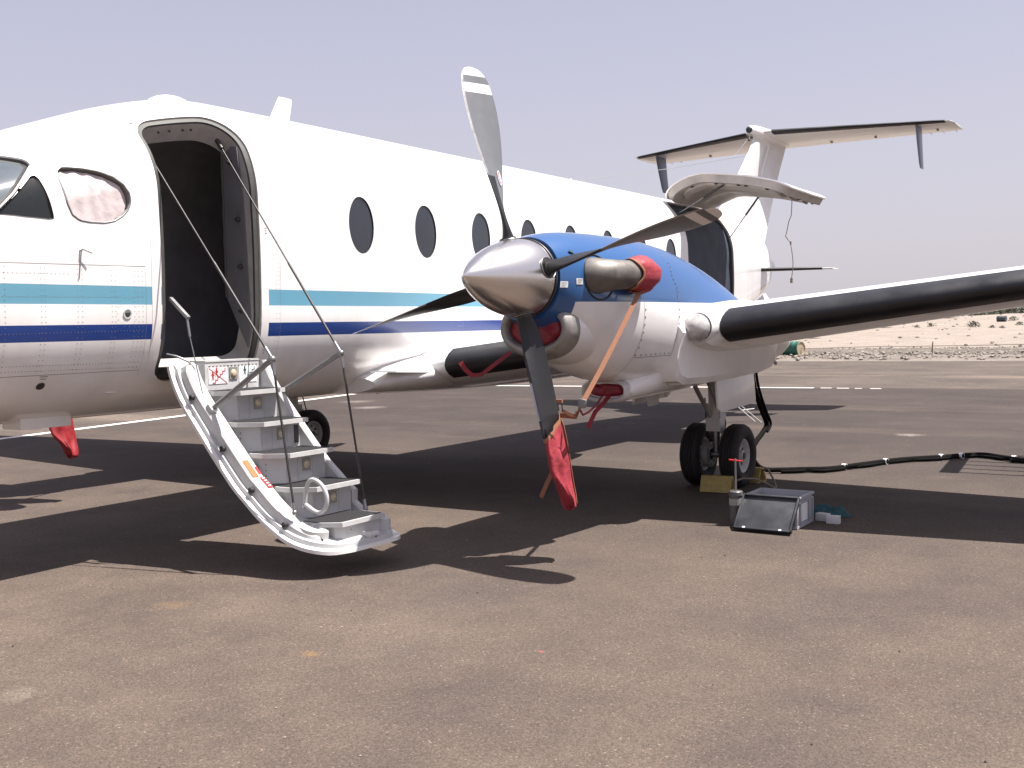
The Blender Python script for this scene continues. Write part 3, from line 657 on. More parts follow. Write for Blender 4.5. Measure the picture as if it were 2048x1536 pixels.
for s_ in (3.30, 3.335, 3.55, 3.575, 3.78, 3.81, 4.01, 4.035, 4.17, 4.20, 4.23): rivz(s_, 1.27, s_, 1.86, 0.031)
rivz(3.2, 1.825, 3.72, 1.83); rivz(3.2, 1.695, 4.23, 1.70, 0.02); rivz(3.2, 1.482, 4.23, 1.497, 0.022)
rivz(3.2, 1.305, 4.23, 1.295, 0.02); rivz(3.2, 1.275, 4.23, 1.265, 0.02)
for q in range(14):
    a = q/14*2*math.pi; disc_on(g, fus_pt(4.115+0.07*math.cos(a), -0.055+0.07*math.sin(a), 1, -0.0004), fus_n(4.115, -0.055), 0.003)
for s_ in (5.36, 5.385): rivrow(s_, -0.30, s_, 0.52, 0.03)
for s_ in (6.22, 6.26, 7.55, 7.58): rivrow(s_, -0.55, s_, 0.02 if s_ > 7 else -0.2, 0.034)
g.build('rivets', 'steel', FU, ang=60, recalc=False, kind='stuff')
def seam(path, w=0.0035, name='panel_seam'):
    g = G(); vs = []
    for i, (a, b) in enumerate(path):
        p0 = path[max(i-1, 0)]; p1 = path[min(i+1, len(path)-1)]; t = Vector((p1[0]-p0[0], p1[1]-p0[1])).normalized(); q = (-t.y*w/2, t.x*w/2)
        vs += [fus_pt(a+q[0], b+q[1], 1, -0.0008), fus_pt(a-q[0], b-q[1], 1, -0.0008)]
    g.add(vs, [(2*i, 2*i+1, 2*i+3, 2*i+2) for i in range(len(path)-1)]); return g.build(name, 'greymetal', FU, ang=180)
lin = lambda a, b, n: [(a[0]+(b[0]-a[0])*i/n, a[1]+(b[1]-a[1])*i/n) for i in range(n+1)]
zs = lambda a, b, n: [(x_, z_to_m(x_, z_)) for x_, z_ in lin(a, b, n)]
seam(zs((3.0, 1.880), (4.255, 1.892), 20)); seam(zs((3.0, 1.245), (4.25, 1.247), 20)); seam(lin((4.255, 0.205), (4.255, -0.46), 14), 0.0015)
for s_ in (5.40, 7.62): seam(lin((s_, -0.9), (s_, 0.3), 20), 0.0015)
# white sill pads either side of the door
for s0, s1 in ((4.30, 4.368), (5.217, 5.285)):
    g = G(); g.rings([[fus_pt(s0, -0.42+i*0.045, 1, -0.0018) for i in range(20 if s0 < 5 else 36)], [fus_pt(s1, -0.42+i*0.045, 1, -0.0018) for i in range(20 if s0 < 5 else 36)]], closed=False); g.build('door_scuff_strip', 'white', FU, ang=180)
for s_, z0 in ((5.27, 2.20), (5.27, 1.36)):
    for q in range(3):
        g = G(); a = z_to_m(s_, z0-0.018*q); g.rings([[fus_pt(s_-0.010, a, 1, -0.003), fus_pt(s_+0.010-0.004*(q == 1), a, 1, -0.003)], [fus_pt(s_-0.010, a-0.006, 1, -0.003), fus_pt(s_+0.010-0.004*(q == 1), a-0.006, 1, -0.003)]], closed=False); g.build('door_marking', 'greymetal', FU)
# vent, port and probes on the side
g = G(); p = fus_pt(4.115, -0.055, 1, -0.002); nn = fus_n(4.115, -0.055); g.lathe(p, nn, [(-0.002, 0.030), (0.004, 0.030), (0.003, 0.022), (-0.006, 0.021), (-0.008, 0)], 20); g.build('static_vent', 'rim', FU)
g = G(); g.add([fus_pt(4.115+0.021*math.cos(a), -0.055+0.005+0.021*math.sin(a)*(1 if math.sin(a) < 0 else 0.0), 1, -0.005) for a in [2*math.pi*k/20 for k in range(20)]], [tuple(range(20))]); g.build('vent_hole', 'ink', FU)
g = G(); pp = z_to_m(3.607, 1.181); g.lathe(fus_pt(3.607, pp, 1, -0.001), fus_n(3.607, pp), [(0, 0.027), (0.004, 0.024), (0.002, 0)], 20); g.build('filler_cap', 'darkmetal', FU)
g = G()
for k, (ds, w) in enumerate(((0, 0.02), (0.0, 0.026))):
    zz = z_to_m(3.607, 1.225+0.014*k); g.rings([[fus_pt(3.607-w, zz, 1, -0.002), fus_pt(3.607+w, zz, 1, -0.002)], [fus_pt(3.607-w, zz-0.005, 1, -0.002), fus_pt(3.607+w, zz-0.005, 1, -0.002)]], closed=False)
g.build('cap_marking', 'greymetal', FU)
g = G(); g.tube([V(3.80, 0.748, 1.965), V(3.808, 0.78, 1.975)], 0.005, 8); g.tube([V(3.808, 0.78, 1.975), V(3.86, 0.79, 1.955)], 0.004, 8); g.tube([V(3.808, 0.765, 1.975), V(3.79, 0.756, 1.80)], 0.0028, 6); g.build('probe', 'steel', AP)
g = G(); p = fus_pt(4.12, z_to_m(4.12, 1.11), 1); g.ball(p, 0.02, 12, sc=(2.2, 0.5, 0.25)); g.build('drain_fairing', 'white', FU)
# roof: beacon fairing and blade antenna; belly: hatch, small fin, wing root strake
g = G(); rings = []
for i in range(9):
    t = i/8; s_ = 4.90+0.38*t; h = 0.055*math.sin(math.pi*t**0.8)**0.8+0.001; w = 0.10*math.sin(math.pi*t)**0.6+0.01
    rings.append([V(s_, w*math.cos(a), interp(FUS, s_)[1]-0.012+h*math.sin(a)) for a in [math.pi*k/10 for k in range(11)]])
g.rings(rings, closed=False); g.build('roof_fairing', 'white', AP, ang=60)
g = G(); rings = []
for (z, s0, s1, th) in ((3.14, 6.06, 6.30, 0.014), (3.19, 6.085, 6.295, 0.012), (3.34, 6.168, 6.33, 0.009), (3.365, 6.185, 6.325, 0.006)):
    rings.append([V(s0+(s1-s0)*u, th*math.sin(math.pi*u)**0.7*sg, z) for sg, us in ((1, [0, .1, .3, .6, .9]), (-1, [1, .9, .6, .3, .1])) for u in us])
g.rings(rings, cap=True); g.build('blade_antenna', 'white', AP, ang=50)
g = G(); g.box((3.66, 0.10, 0.905), (4.00, 0.30, 0.985)); g.build('nose_gear_door', 'white', AP, bevel=0.006)
g = G(); g.prism([V(7.02, 0.16, 0.96), V(7.14, 0.16, 0.96), V(7.12, 0.16, 0.90), V(7.09, 0.16, 0.90)], (0, 0.01, 0)); g.build('drain_mast', 'white', AP)
g = G(); g.prism([V(6.40, 0.70, 1.128), V(6.55, 0.845, 1.122), V(6.98, 0.86, 1.10), V(7.03, 0.80, 1.10), V(7.03, 0.70, 1.105)], (0, 0, 0.012)); g.build('root_strake', 'white', AP)

# ---- airstair (door folded down)
HINGE = (0.735, 1.235); AROT = R(-137.2)
def prof_closed(t):
    """t metres along the closed door from its sill upwards"""
    p = fus_pt(4.95, -0.455+t, 1, 0); return p.y, p.z
def stair_pt(s, t, up=0.0):
    e = 0.01; y0, z0 = prof_closed(t); ya, za = prof_closed(t-e); yb, zb = prof_closed(t+e)
    ty, tz = yb-ya, zb-za; l = math.hypot(ty, tz); ny, nz = -tz/l, ty/l      # inward normal
    y0 += ny*up; z0 += nz*up; dy, dz = y0-HINGE[0], z0-HINGE[1]; c, q = math.cos(AROT), math.sin(AROT)
    lift = 0.045*math.sin(math.pi*(t-1.0)/0.80) if 1.0 < t < 1.80 else 0
    return V(s, HINGE[0]-0.07+dy*c-dz*q, HINGE[1]+dy*q+dz*c+lift)
ST = part('airstair', AP, (4.8, 1.2, 0.6))
LT = 1.87
def srange(t, s0=4.40, s1=5.19, r0=0.36, r1=0.16, rh=0.09, off=0.0):
    """forward/aft edge of the door outline at t, inset by off"""
    a, b = s0+off, s1-off
    e = LT-off-t; f = t-off
    def rnd(e, r): return r-math.sqrt(max(r*r-(r-e)**2, 0)) if e < r else 0
    return a+rnd(max(e, 0), r0)+rnd(max(f, 0), rh), b-rnd(max(e, 0), r1)-rnd(max(f, 0), rh)
def stair_slab(off, u0, u1, name, mk, t0=0.0, t1=LT, srf=srange, n=44, m_=16):
    g = G(); ts = [t0+off+(t1-t0-2*off)*(0.5-0.5*math.cos(math.pi*i/n)) for i in range(n+1)]
    A = []; B = []
    for t in ts:
        a, b = srf(t, off=off)
        A.append([stair_pt(a+(b-a)*k/m_, t, u0) for k in range(m_+1)]); B.append([stair_pt(a+(b-a)*k/m_, t, u1) for k in range(m_+1)])
    g.rings(A, closed=False); g.rings(B, closed=False)
    la = [r[0] for r in A]+A[-1][1:]+[r[-1] for r in A[::-1]][1:]+A[0][1:-1][::-1]; lb = [r[0] for r in B]+B[-1][1:]+[r[-1] for r in B[::-1]][1:]+B[0][1:-1][::-1]
    g.rings([la, lb], closed=True); return g.build(name, mk, ST, ang=40)
stair_slab(0.0, 0.0, 0.022, 'door_skin', 'white', t0=0.065)
stair_slab(0.035, 0.020, 0.050, 'door_frame', 'stairgrey', t0=0.06)
# forward and aft stringers: raised pans with sloped tops
def stringer(sa, sb, name, bulge=0.0, t0=0.05, t1=1.70):
    g = G(); ring = []; n = 40
    for i in range(n+1):
        t = t0+(t1-t0)*i/n
        h = 0.105 + bulge + 0.02*math.sin(math.pi*i/n)
        if i > n*0.80: h = 0.105-0.03*((i/n-0.80)/0.2)
        if i == 0 or i == n: h = 0.06
        a, b = srange(t, off=0.055)
        if sa < 4.7: s0, s1 = max(sa, a), sb
        else: s0, s1 = sa, min(sb, b)
        ring.append([stair_pt(s0, t, 0.04), stair_pt(s0+0.004, t, h-0.012), stair_pt(s0+0.016, t, h), stair_pt(s1-0.01, t, h), stair_pt(s1, t, h-0.01), stair_pt(s1, t, 0.04)])
    g.rings(ring, closed=True, cap=True); return g.build(name, 'stairwhite', ST, ang=28)
stringer(4.455, 4.565, 'stringer'); stringer(5.075, 5.135, 'stringer', 0.05)
# fairing wall from forward stringer round the foot of the stair, and rounded aft end cap
g = G(); path = []
for k in range(13):
    a = R(180+(-90)*k/12*1.0); path.append((4.62+0.13*math.cos(a), 1.56+0.13*math.sin(a)))
ring = []
for s_, t in path: ring.append([stair_pt(s_, t, 0.04), stair_pt(s_, t, 0.095), stair_pt(s_+0.02, t-0.02, 0.107), stair_pt(s_+0.06, t-0.05, 0.10), stair_pt(s_+0.06, t-0.05, 0.04)])
g.rings(ring, cap=True); g.build('foot_fairing', 'stairwhite', ST, ang=40)
g = G(); c = V(5.085, 1.895, 0.165); up = Vector((0, 0.12, 1)).normalized()
g.lathe(c, up, [(-0.03, 0.072), (0.02, 0.066), (0.085, 0.062), (0.108, 0.054), (0.116, 0.02), (0.116, 0)], 24); g.build('end_cap', 'stairgrey', ST, ang=50)
# aft triangular cheek between steps and aft edge
# treads, risers, lights
TR = [(1.095, 1.120), (0.900, 1.325), (0.712, 1.545), (0.515, 1.765), (0.315, 1.965)]
tread0 = None
for k, (z, yf) in enumerate(TR):
    if tread0 is None:
        g = G(); yb = yf-0.27
        g.prism([V(4.575, yb, z-0.030), V(4.575, yf-0.15, z-0.030), V(4.665, yf, z-0.030), V(5.055, yf, z-0.030), V(5.055, yb, z-0.030)], (0, 0, 0.028), 0)
        o0 = V(4.8, yf, z); g.prism([V(4.592, yb+0.01, z-0.0025), V(4.592, yf-0.152, z-0.0025), V(4.672, yf-0.018, z-0.0025), V(5.040, yf-0.018, z-0.0025), V(5.040, yb+0.01, z-0.0025)], (0, 0, 0.003), 1)
        tread0 = g.build('tread', ['stairwhite', 'tread'], ST, origin=o0, ang=30)
    else: again(tread0, 'tread', V(4.8, yf, z), ST)
risers = [(1.300, 1.097, 0.865, 'sign')] + [(TR[k][0]-0.032, TR[k+1][0]+0.0, TR[k][1]-0.075, '') for k in range(4)] + [(TR[4][0]-0.032, 0.175, TR[4][1]-0.03, 'foot')]
riser0 = None; light0 = None
for k, (zt, zb, yf, kd) in enumerate(risers):
    if kd == '' :
        if riser0 is None:
            g = G(); yb = yf-0.26
            g.prism([V(4.60, yb, zb), V(4.60, yf-0.13, zb), V(4.70, yf, zb), V(5.045, yf, zb), V(5.045, yb, zb)], (0, 0, zt-zb))
            for sx in (4.80, 4.93): g.box((sx, yf, zb+0.004), (sx+0.004, yf+0.003, zt-0.004))
            g.box((4.715, yf, zb+0.012), (4.78, yf+0.003, zt-0.05))
            for q in range(6): g.ball(V(5.03, yf+0.001, zb+0.02+q*0.022), 0.0028, 6)
            for q in range(3): g.ball(V(4.625, yf-0.10, zb+0.05+q*0.035), 0.005, 6, 1)
            riser0 = g.build('riser', ['stairgrey', 'darkmetal'], ST, origin=V(4.8, yf, (zt+zb)/2), ang=30)
        else: again(riser0, 'riser', V(4.8, yf, (zt+zb)/2), ST)
    elif kd == 'sign':
        g = G(); g.box((4.60, yf-0.10, zb-0.06), (5.065, yf, zt-0.018)); g.box((4.60, yf-0.16, zt-0.020), (5.065, yf+0.004, zt-0.010))
        for q in range(14): g.box((4.63+0.031*q, yf+0.0005, zt-0.050), (4.645+0.031*q, yf+0.003, zt-0.046), 1)
        g.build('riser', ['stairwhite', 'darkmetal'], ST, ang=30)
    else:
        g = G(); g.prism([V(4.66, yf-0.12, zb), V(4.66, yf-0.03, zb), V(4.72, yf, zb), V(5.04, yf, zb), V(5.04, yf-0.12, zb)], (0, 0, zt-zb))
        g.box((4.735, yf, zb), (4.738, yf+0.002, zt)); g.ball(V(4.75, yf, zb+0.02), 0.006, 6, 1); g.ball(V(5.02, yf, zb+0.02), 0.006, 6, 1); g.ball(V(4.77, yf, zt-0.03), 0.004, 6, 1)
        g.build('riser', ['stairwhite', 'darkmetal'], ST, ang=30)
    if kd != 'foot':
        zc = zt-0.062 if kd == '' else zt-0.10; sc_ = 4.875 if kd == '' else 4.835
        if light0 is None:
            g = G(); g.box((sc_-0.034, yf, zc-0.040), (sc_+0.034, yf+0.006, zc+0.040)); g.lathe(V(sc_, yf+0.006, zc), (0, 1, 0), [(-0.002, 0.025), (0.004, 0.024), (0.010, 0.016), (0.012, 0)], 18, 1)
            light0 = g.build('step_light', ['lampframe', 'lamp'], ST, origin=V(sc_, yf, zc), ang=30)
        else: again(light0, 'step_light', V(sc_, yf, zc), ST)
g = G(); g.box((4.995, TR[1][1]-0.0745, TR[2][0]+0.02), (5.035, TR[1][1]-0.071, TR[1][0]-0.05)); g.build('battery_slot', 'lid', ST)
# passenger limit signs either side of the top light
def sign(s0, s1, z0, z1, y, bg, ink, two):
    g = G(); g.box((s0, y, z0), (s1, y+0.002, z1), 0); w = s1-s0; h = z1-z0
    def bar(u0, v0, u1, v1, t=0.0035):
        a = V(s0+u0*w, y+0.0035, z0+v0*h); b = V(s0+u1*w, y+0.0035, z0+v1*h); dr = (b-a); g.obox((a+b)/2, dr, Vector((0, 1, 0)), dr.cross(Vector((0, 1, 0))), dr.length/2+t/2, 0.001, t/2, 1)
    x0, v0 = 0.22, 0.08
    for k in range(5):
        bar(x0, v0, x0+0.13, v0); bar(x0+0.13, v0, x0+0.13, v0+0.17); x0 += 0.13; v0 += 0.17
    def man(u, v):
        g.lathe(V(s0+u*w, y+0.003, z0+v*h), (0, 1, 0), [(0, 0.0055), (0.001, 0)], 10, 1)
        bar(u, v-0.07, u, v-0.25, 0.009); bar(u-0.01, v-0.25, u-0.05, v-0.46, 0.004); bar(u+0.01, v-0.25, u+0.04, v-0.46, 0.004); bar(u, v-0.09, u-0.09, v-0.22, 0.003); bar(u, v-0.09, u+0.08, v-0.22, 0.003)
    if two: man(0.22, 0.74); man(0.42, 0.94); bar(0.04, 0.96, 0.96, 0.04, 0.0012)
    else: man(0.32, 0.95)
    return g.build('step_sign', [bg, ink], ST, ang=30)
sign(4.625, 4.785, 1.135, 1.245, 0.866, 'placardpink', 'placardred', True)
sign(4.885, 5.04, 1.135, 1.245, 0.866, 'placard', 'inkgreen', False)
# placards on the forward stringer
def stringer_plate(t0, t1, s0, s1, mk, name, u=0.129):
    g = G(); n = 5; g.rings([[stair_pt(s0, t0+(t1-t0)*i/n, u) for i in range(n+1)], [stair_pt(s1, t0+(t1-t0)*i/n, u) for i in range(n+1)]], closed=False)
    return g.build(name, mk, ST, ang=180)
stringer_plate(0.87, 1.01, 4.475, 4.52, 'placardorange', 'placard')
stringer_plate(1.02, 1.13, 4.52, 4.555, 'placardred', 'placard')
stringer_plate(0.93, 0.99, 4.535, 4.553, 'placardred', 'placard')
g = G()
for i in range(4): 
    p = stair_pt(4.538, 1.035+0.026*i, 0.131); g.obox(p, (1, 0, 0), stair_pt(4.5, 1.1, 0)-stair_pt(4.5, 1.0, 0), stair_pt(4.5, 1.0, 0.1)-stair_pt(4.5, 1.0, 0), 0.010, 0.004, 0.001)
g.build('placard_text', 'placard', ST)
# latch bolts in the forward channel
latch0 = None
for t in (0.33, 0.72, 1.08, 1.47):
    c = stair_pt(4.437, t, 0.075)
    g = G(); g.lathe(c, (1, 0, 0), [(-0.022, 0.018), (0.004, 0.018), (0.008, 0.013), (0.002, 0.008), (-0.01, 0.007)], 16, 0); g.lathe(c, (1, 0, 0), [(-0.005, 0.009), (0.012, 0.008), (0.013, 0)], 12, 1)
    g.build('latch_bolt', ['darkmetal', 'ink'], ST, ang=40)
# hand rail arms with knuckles, and the support cables
def arm(s_, base, elbow, foot, top, s_top):
    a = V(s_, *base); b = V(s_, *elbow); g = G()
    g.tube([a, b], 0.017, 12); g.tube([a-(b-a).normalized()*0.05, a+(b-a).normalized()*0.02], [0.024, 0.020], 10, 1); g.ball(b, 0.022, 10, 1); g.build('rail_arm', ['greymetal', 'steel'], ST, ang=50)
    g = G(); g.obox(V(s_-0.004, base[0]-0.035, base[1]-0.025), (0, 1, 0.9), (1, 0, 0), (0, -0.9, 1), 0.055, 0.028, 0.030); g.build('arm_bracket', 'stairwhite', ST, bevel=0.008)
    f = V(s_-0.01, *foot); t = V(s_top, *top)
    g = G(); d = (f-b).normalized(); g.tube([b, b+d*0.10], 0.010, 8, 1); g.tube([b+d*0.08, f-d*0.05], 0.0075, 8, 0); g.tube([f-d*0.06, f], 0.012, 8, 1); g.ball(f, 0.018, 8, 1); g.build('lower_cable', ['darkmetal', 'steel'], ST, ang=50)
    g = G(); d = (t-b).normalized(); mid = b+(t-b)*0.12; g.tube([b, b+d*0.09], 0.011, 8, 1); g.tube([b+d*0.07, b+d*0.75], 0.0085, 8, 0); g.tube([b+d*0.75, t], 0.0055, 8, 0); g.tube([t-d*0.06, t+d*0.02], 0.016, 8, 0); g.build('upper_cable', ['darkmetal', 'steel'], ST, ang=50)
arm(4.50, (1.05, 0.995), (1.591, 1.304), (1.745, 0.385), (0.49, 2.81), 4.40)
arm(5.12, (0.985, 1.045), (1.575, 1.320), (1.755, 0.315), (0.50, 2.80), 5.10)
g = G(); g.obox(V(4.44, 0.835, 1.632), (0, 1, -0.78), (1, 0, 0), (0, 0.78, 1), 0.105, 0.012, 0.010); g.tube([V(4.44, 0.905, 1.563), V(4.44, 0.925, 1.45)], 0.008, 8, 1); g.tube([V(4.44, 0.925, 1.45), V(4.46, 1.0, 1.09)], 0.0035, 6, 1)
g.build('counterbalance', ['greymetal', 'steel'], ST, ang=40)
g = G(); g.tube([V(4.42, 0.72, 1.34), V(4.45, 0.78, 1.325), V(4.50, 0.83, 1.29), V(4.52, 0.85, 1.25), V(4.55, 0.87, 1.17)], 0.007, 8); g.build('latch_handle', 'steel', ST, ang=60)
g = G()      # grab loop beside the lower steps
pts = [(1.72, 0.40), (1.735, 0.50), (1.765, 0.560), (1.81, 0.572), (1.87, 0.54), (1.905, 0.48), (1.895, 0.41), (1.845, 0.375), (1.79, 0.385), (1.72, 0.42)]
cv = []
for i in range(len(pts)):
    for t in (0, 0.33, 0.66):
        a = pts[i-1]; b = pts[i]; c = pts[(i+1) % len(pts)]; d = pts[(i+2) % len(pts)]
        cv.append(V(4.60, *[0.5*((2*b[j])+(-a[j]+c[j])*t+(2*a[j]-5*b[j]+4*c[j]-d[j])*t*t+(-a[j]+3*b[j]-3*c[j]+d[j])*t**3) for j in (0, 1)]))
g.tube(cv+[cv[0]], 0.013, 10); g.build('grab_handle', 'stairgrey', ST, ang=60)
g = G(); g.obox(V(4.89, 1.955, 0.20), (0, 1, 0), (1, 0, 0), (0, 0, 1), 0.045, 0.028, 0.024); g.lathe(V(4.895, 2.00, 0.205), (1, 0, 0), [(-0.04, 0), (-0.04, 0.022), (0.04, 0.022), (0.04, 0)], 16, 0); g.ball(V(4.90, 2.02, 0.195), 0.007, 6, 1); g.build('foot_roller', ['stairwhite', 'darkmetal'], ST, bevel=0)

# ---- cargo door, hinged up
CD = part('cargo_door', AP, (13.2, 1.2, 3.2))
hy, hz = fus_pt(13.2, 1.49).y, fus_pt(13.2, 1.49).z; CROT = R(80)
def cd_pt(s, t, d=0.0):
    """t metres from hinge downward along the closed door"""
    mq = 1.485-t; p = fus_pt(min(s, 13.4), mq, 1, d)
    dy, dz = p.y-hy, p.z-hz; c, q = math.cos(CROT), math.sin(CROT); return V(s, hy+dy*c-dz*q, hz+0.035+dy*q+dz*c-0.05*max(0, (t-1.2)/0.6)**2)
CT = 1.77
def cd_range(t, off=0.0):
    def rnd(e, r): return r-math.sqrt(max(r*r-(r-e)**2, 0)) if e < r else 0
    e = CT-off-t; f = t-off
    return 12.44+off+rnd(max(e, 0), 0.16)+rnd(max(f, 0), 0.22), 14.12-off-rnd(max(e, 0), 0.16)-rnd(max(f, 0), 0.40)
def cd_slab(off, d0, d1, mk, name, f=None, m_=14, n=40):
    g = G(); ts = [off+(CT-2*off)*(0.5-0.5*math.cos(math.pi*i/n)) for i in range(n+1)]; A = []; B = []
    for t in ts:
        a, b = cd_range(t, off); A.append([cd_pt(a+(b-a)*k/m_, t, d0) for k in range(m_+1)]); B.append([cd_pt(a+(b-a)*k/m_, t, d1+(f(a+(b-a)*k/m_, t) if f else 0)) for k in range(m_+1)])
    g.rings(A, closed=False); g.rings(B, closed=False)
    la = [r[0] for r in A]+A[-1][1:]+[r[-1] for r in A[::-1]][1:]+A[0][1:-1][::-1]; lb = [r[0] for r in B]+B[-1][1:]+[r[-1] for r in B[::-1]][1:]+B[0][1:-1][::-1]
    g.rings([la, lb]); return g.build(name, mk, CD, ang=38)
cd_slab(0.0, 0.0, 0.018, 'white', 'door_skin'); cd_slab(0.02, 0.016, 0.115, 'doorin', 'door_frame')
# dished inner liner with two long corrugations
def dish(s, t):
    return -0.02*math.cos((s-12.5)/1.55*2*math.pi*3)
cd_slab(0.15, 0.08, 0.150, 'doorin', 'inner_liner', f=dish, m_=40)
for (s_, t) in ((12.56, 0.42), (12.56, 0.80), (12.56, 1.10), (12.56, 1.20), (12.56, 1.48), (12.60, 1.66), (12.80, 1.72), (13.1, 1.73), (13.4, 1.73), (13.75, 1.72)):
    p = cd_pt(s_, t, 0.115); g = G(); g.ball(p, 0.026, 10, sc=(1, 1, 0.8)); g.build('door_latch', 'darkmetal', CD)
g = G(); g.obox(cd_pt(12.57, 0.62, 0.09), (1, 0, 0), cd_pt(13, .7)-cd_pt(13, .6), cd_pt(13, .6, .1)-cd_pt(13, .6), 0.03, 0.13, 0.012); g.obox(cd_pt(12.57, 0.28, 0.09), (1, 0, 0), cd_pt(13, .33)-cd_pt(13, .2), cd_pt(13, .26, .1)-cd_pt(13, .26), 0.03, 0.08, 0.012); g.build('access_plate', 'jamb', CD, bevel=0.004)
g = G(); g.lathe(cd_pt(13.1, 1.45, 0.10), cd_pt(13.1, 1.45, 0.2)-cd_pt(13.1, 1.45, 0.0), [(0, 0.10), (0.03, 0.10), (0.035, 0.08), (0.01, 0.07), (0.01, 0)], 20); g.tube([cd_pt(12.9, 1.5, 0.14), cd_pt(13.35, 1.5, 0.14)], 0.012, 8); g.build('door_handle', 'rim', CD, ang=40)
for s_, ty, bz in ((12.58, 0.90, (0.60, 2.88)), (13.97, 0.86, (0.71, 2.62))):
    a = cd_pt(s_, ty, 0.13); b = V(s_-0.02, *bz); mid = a+(b-a)*0.45; g = G(); g.tube([a, mid], 0.014, 8, 0); g.tube([mid, b], 0.007, 8, 1); g.build('gas_strut', ['darkmetal', 'steel'], CD, ang=50)
g = G(); g.tube([cd_pt(13.0, 0.05, 0.05), cd_pt(12.6, 0.35, 0.13)], 0.008, 8); g.build('stay_rod', 'darkmetal', CD)

# pull cord hanging from the open cargo door
tp = cd_pt(13.05, 1.62, 0.10)
g = G(); pts = [tp + Vector((0.012*math.sin(k*1.1), 0.015*math.sin(k*0.7+1), -1.05*k/12)) for k in range(13)]
pts[5] += Vector((0, -0.04, 0)); pts[6] += Vector((0, -0.06, 0)); pts[4] += Vector((0, -0.03, 0))
g.tube(pts, 0.0055, 6, 0); g.tube([pts[7]+Vector((0, 0, 0.02)), pts[7]-Vector((0, 0, 0.02))], 0.011, 6, 0); g.tube([pts[-1], pts[-1]-Vector((0, 0, 0.06))], 0.018, 8, 0)
tag(g.build('pull_cord', 'rope', None, ang=60), 'thin dark pull cord hanging from the raised cargo door with a knot halfway', 'cord')

# ---- wings, nacelles, propellers, landing gear (both sides)
def le_s(y): return 7.03+0.06*(y-0.95) if y < 2.3 else (7.11+(y-2.3)*0.04 if y < 3.2 else (7.146+(y-3.2)*4.6 if y < 3.255 else 7.387+(y-3.255)*0.135))
def te_s(y): return 9.75 if y < 3.2 else 9.75-(y-3.2)*0.055
def wz(y): return 1.045+0.118*y
def airfoil(c, th, n=22):
    up = []
    for i in range(n+1):
        x = 0.5-0.5*math.cos(math.pi*i/n)
        yt = 5*th*(0.2969*math.sqrt(x)-0.1260*x-0.3516*x*x+0.2843*x**3-0.1015*x**4); up.append((x, yt+0.02*math.sin(math.pi*x)))
    lo = [(x, -(y-0.02*math.sin(math.pi*x))*0.85+0.012*math.sin(math.pi*x)) for x, y in up]
    return up, lo
def wing_pt(y, x, zz, sg, inc=0.035, grow=0.0):
    c = te_s(y)-le_s(y); return V(le_s(y)+x*c*1.0, y*sg, wz(y)+zz*c - x*c*inc)
def build_wing(sg):
    W = part('wing', AP, (8.5, 5*sg, 1.5))
    def loft(ys, name, mk, xmax=1.0, grow=0.0, xlo=None):
        g = G(); rings = []
        for y in ys:
            c = te_s(y)-le_s(y); th = 0.165 if y < 3 else 0.155-0.025*(y-3)/5.8
            up, lo = airfoil(c, th); P = [(x, z) for x, z in up if x <= xmax+1e-6][::-1] + [(x, z) for x, z in lo if x <= (xlo or xmax)+1e-6][1:]
            if grow: P = [(x-grow/c*(1-x/xmax), z*(1+grow/c/ max(abs(z), 0.035)*0.8)) for x, z in P]
            rings.append([wing_pt(y, x, z, sg) for x, z in P])
        g.rings(rings, closed=(xmax >= 1), cap=(xmax >= 1)); return g.build(name, mk, W, ang=40)
    loft([0.55, 0.95, 1.6, 2.3, 2.75, 3.1, 3.2, 3.225, 3.255, 4, 5, 6, 7, 8, 8.55, 8.72, 8.78], 'wing_skin', 'white')
    loft([0.97, 1.3, 1.7, 2.1, 2.24], 'deice_boot', 'boot', xmax=0.070, grow=0.006, xlo=0.05)
    loft([3.262, 3.6, 4, 4.2548], 'deice_boot', 'boot', xmax=0.085, grow=0.006, xlo=0.085)
    loft([4.255, 4.8, 5.5, 6.2, 6.9, 7.6, 8.3, 8.5], 'deice_boot', 'boot', xmax=0.095, grow=0.006, xlo=0.095)
    for y0, y1 in ((3.30, 5.4), (5.45, 7.2)):     # flap track fairings / access panels under the wing
        for k in range(4):
            y = y0+(y1-y0)*(k+0.5)/4; g = G(); lo_ = airfoil(1, 0.155-0.025*(y-3)/5.8)[1]; zq = min(lo_, key=lambda q: abs(q[0]-(0.50+0.05*(k % 2)))); p = wing_pt(y, zq[0], zq[1]-0.001, sg); g.ball(p, 0.05, 14, sc=(1.8, 1.7, 0.05)); g.build('access_panel', 'jamb', W)
    # landing light in the leading-edge cuff
    g = G(); y = 3.155; c = V(7.205, y*sg, wz(y)+0.015); g.ball(c, 0.112, 28, sc=(1.0, 0.92, 0.92)); g.build('landing_light', 'landing', W, ang=60)
    g = G(); g.lathe(V(7.235, y*sg, wz(y)+0.015), (1, 0, 0), [(0.0, 0.104), (0.005, 0.112), (-0.04, 0.116), (-0.20, 0.10), (-0.4, 0.06)], 28); g.build('light_rim', 'white', W, ang=50)
    for yy in (6.3, 8.2):
        g = G(); g.tube([wing_pt(yy, 0.98, 0, sg), wing_pt(yy, 1.08, 0.0, sg)], 0.004, 6); g.build('static_wick', 'darkmetal', W)
build_wing(1); build_wing(-1)
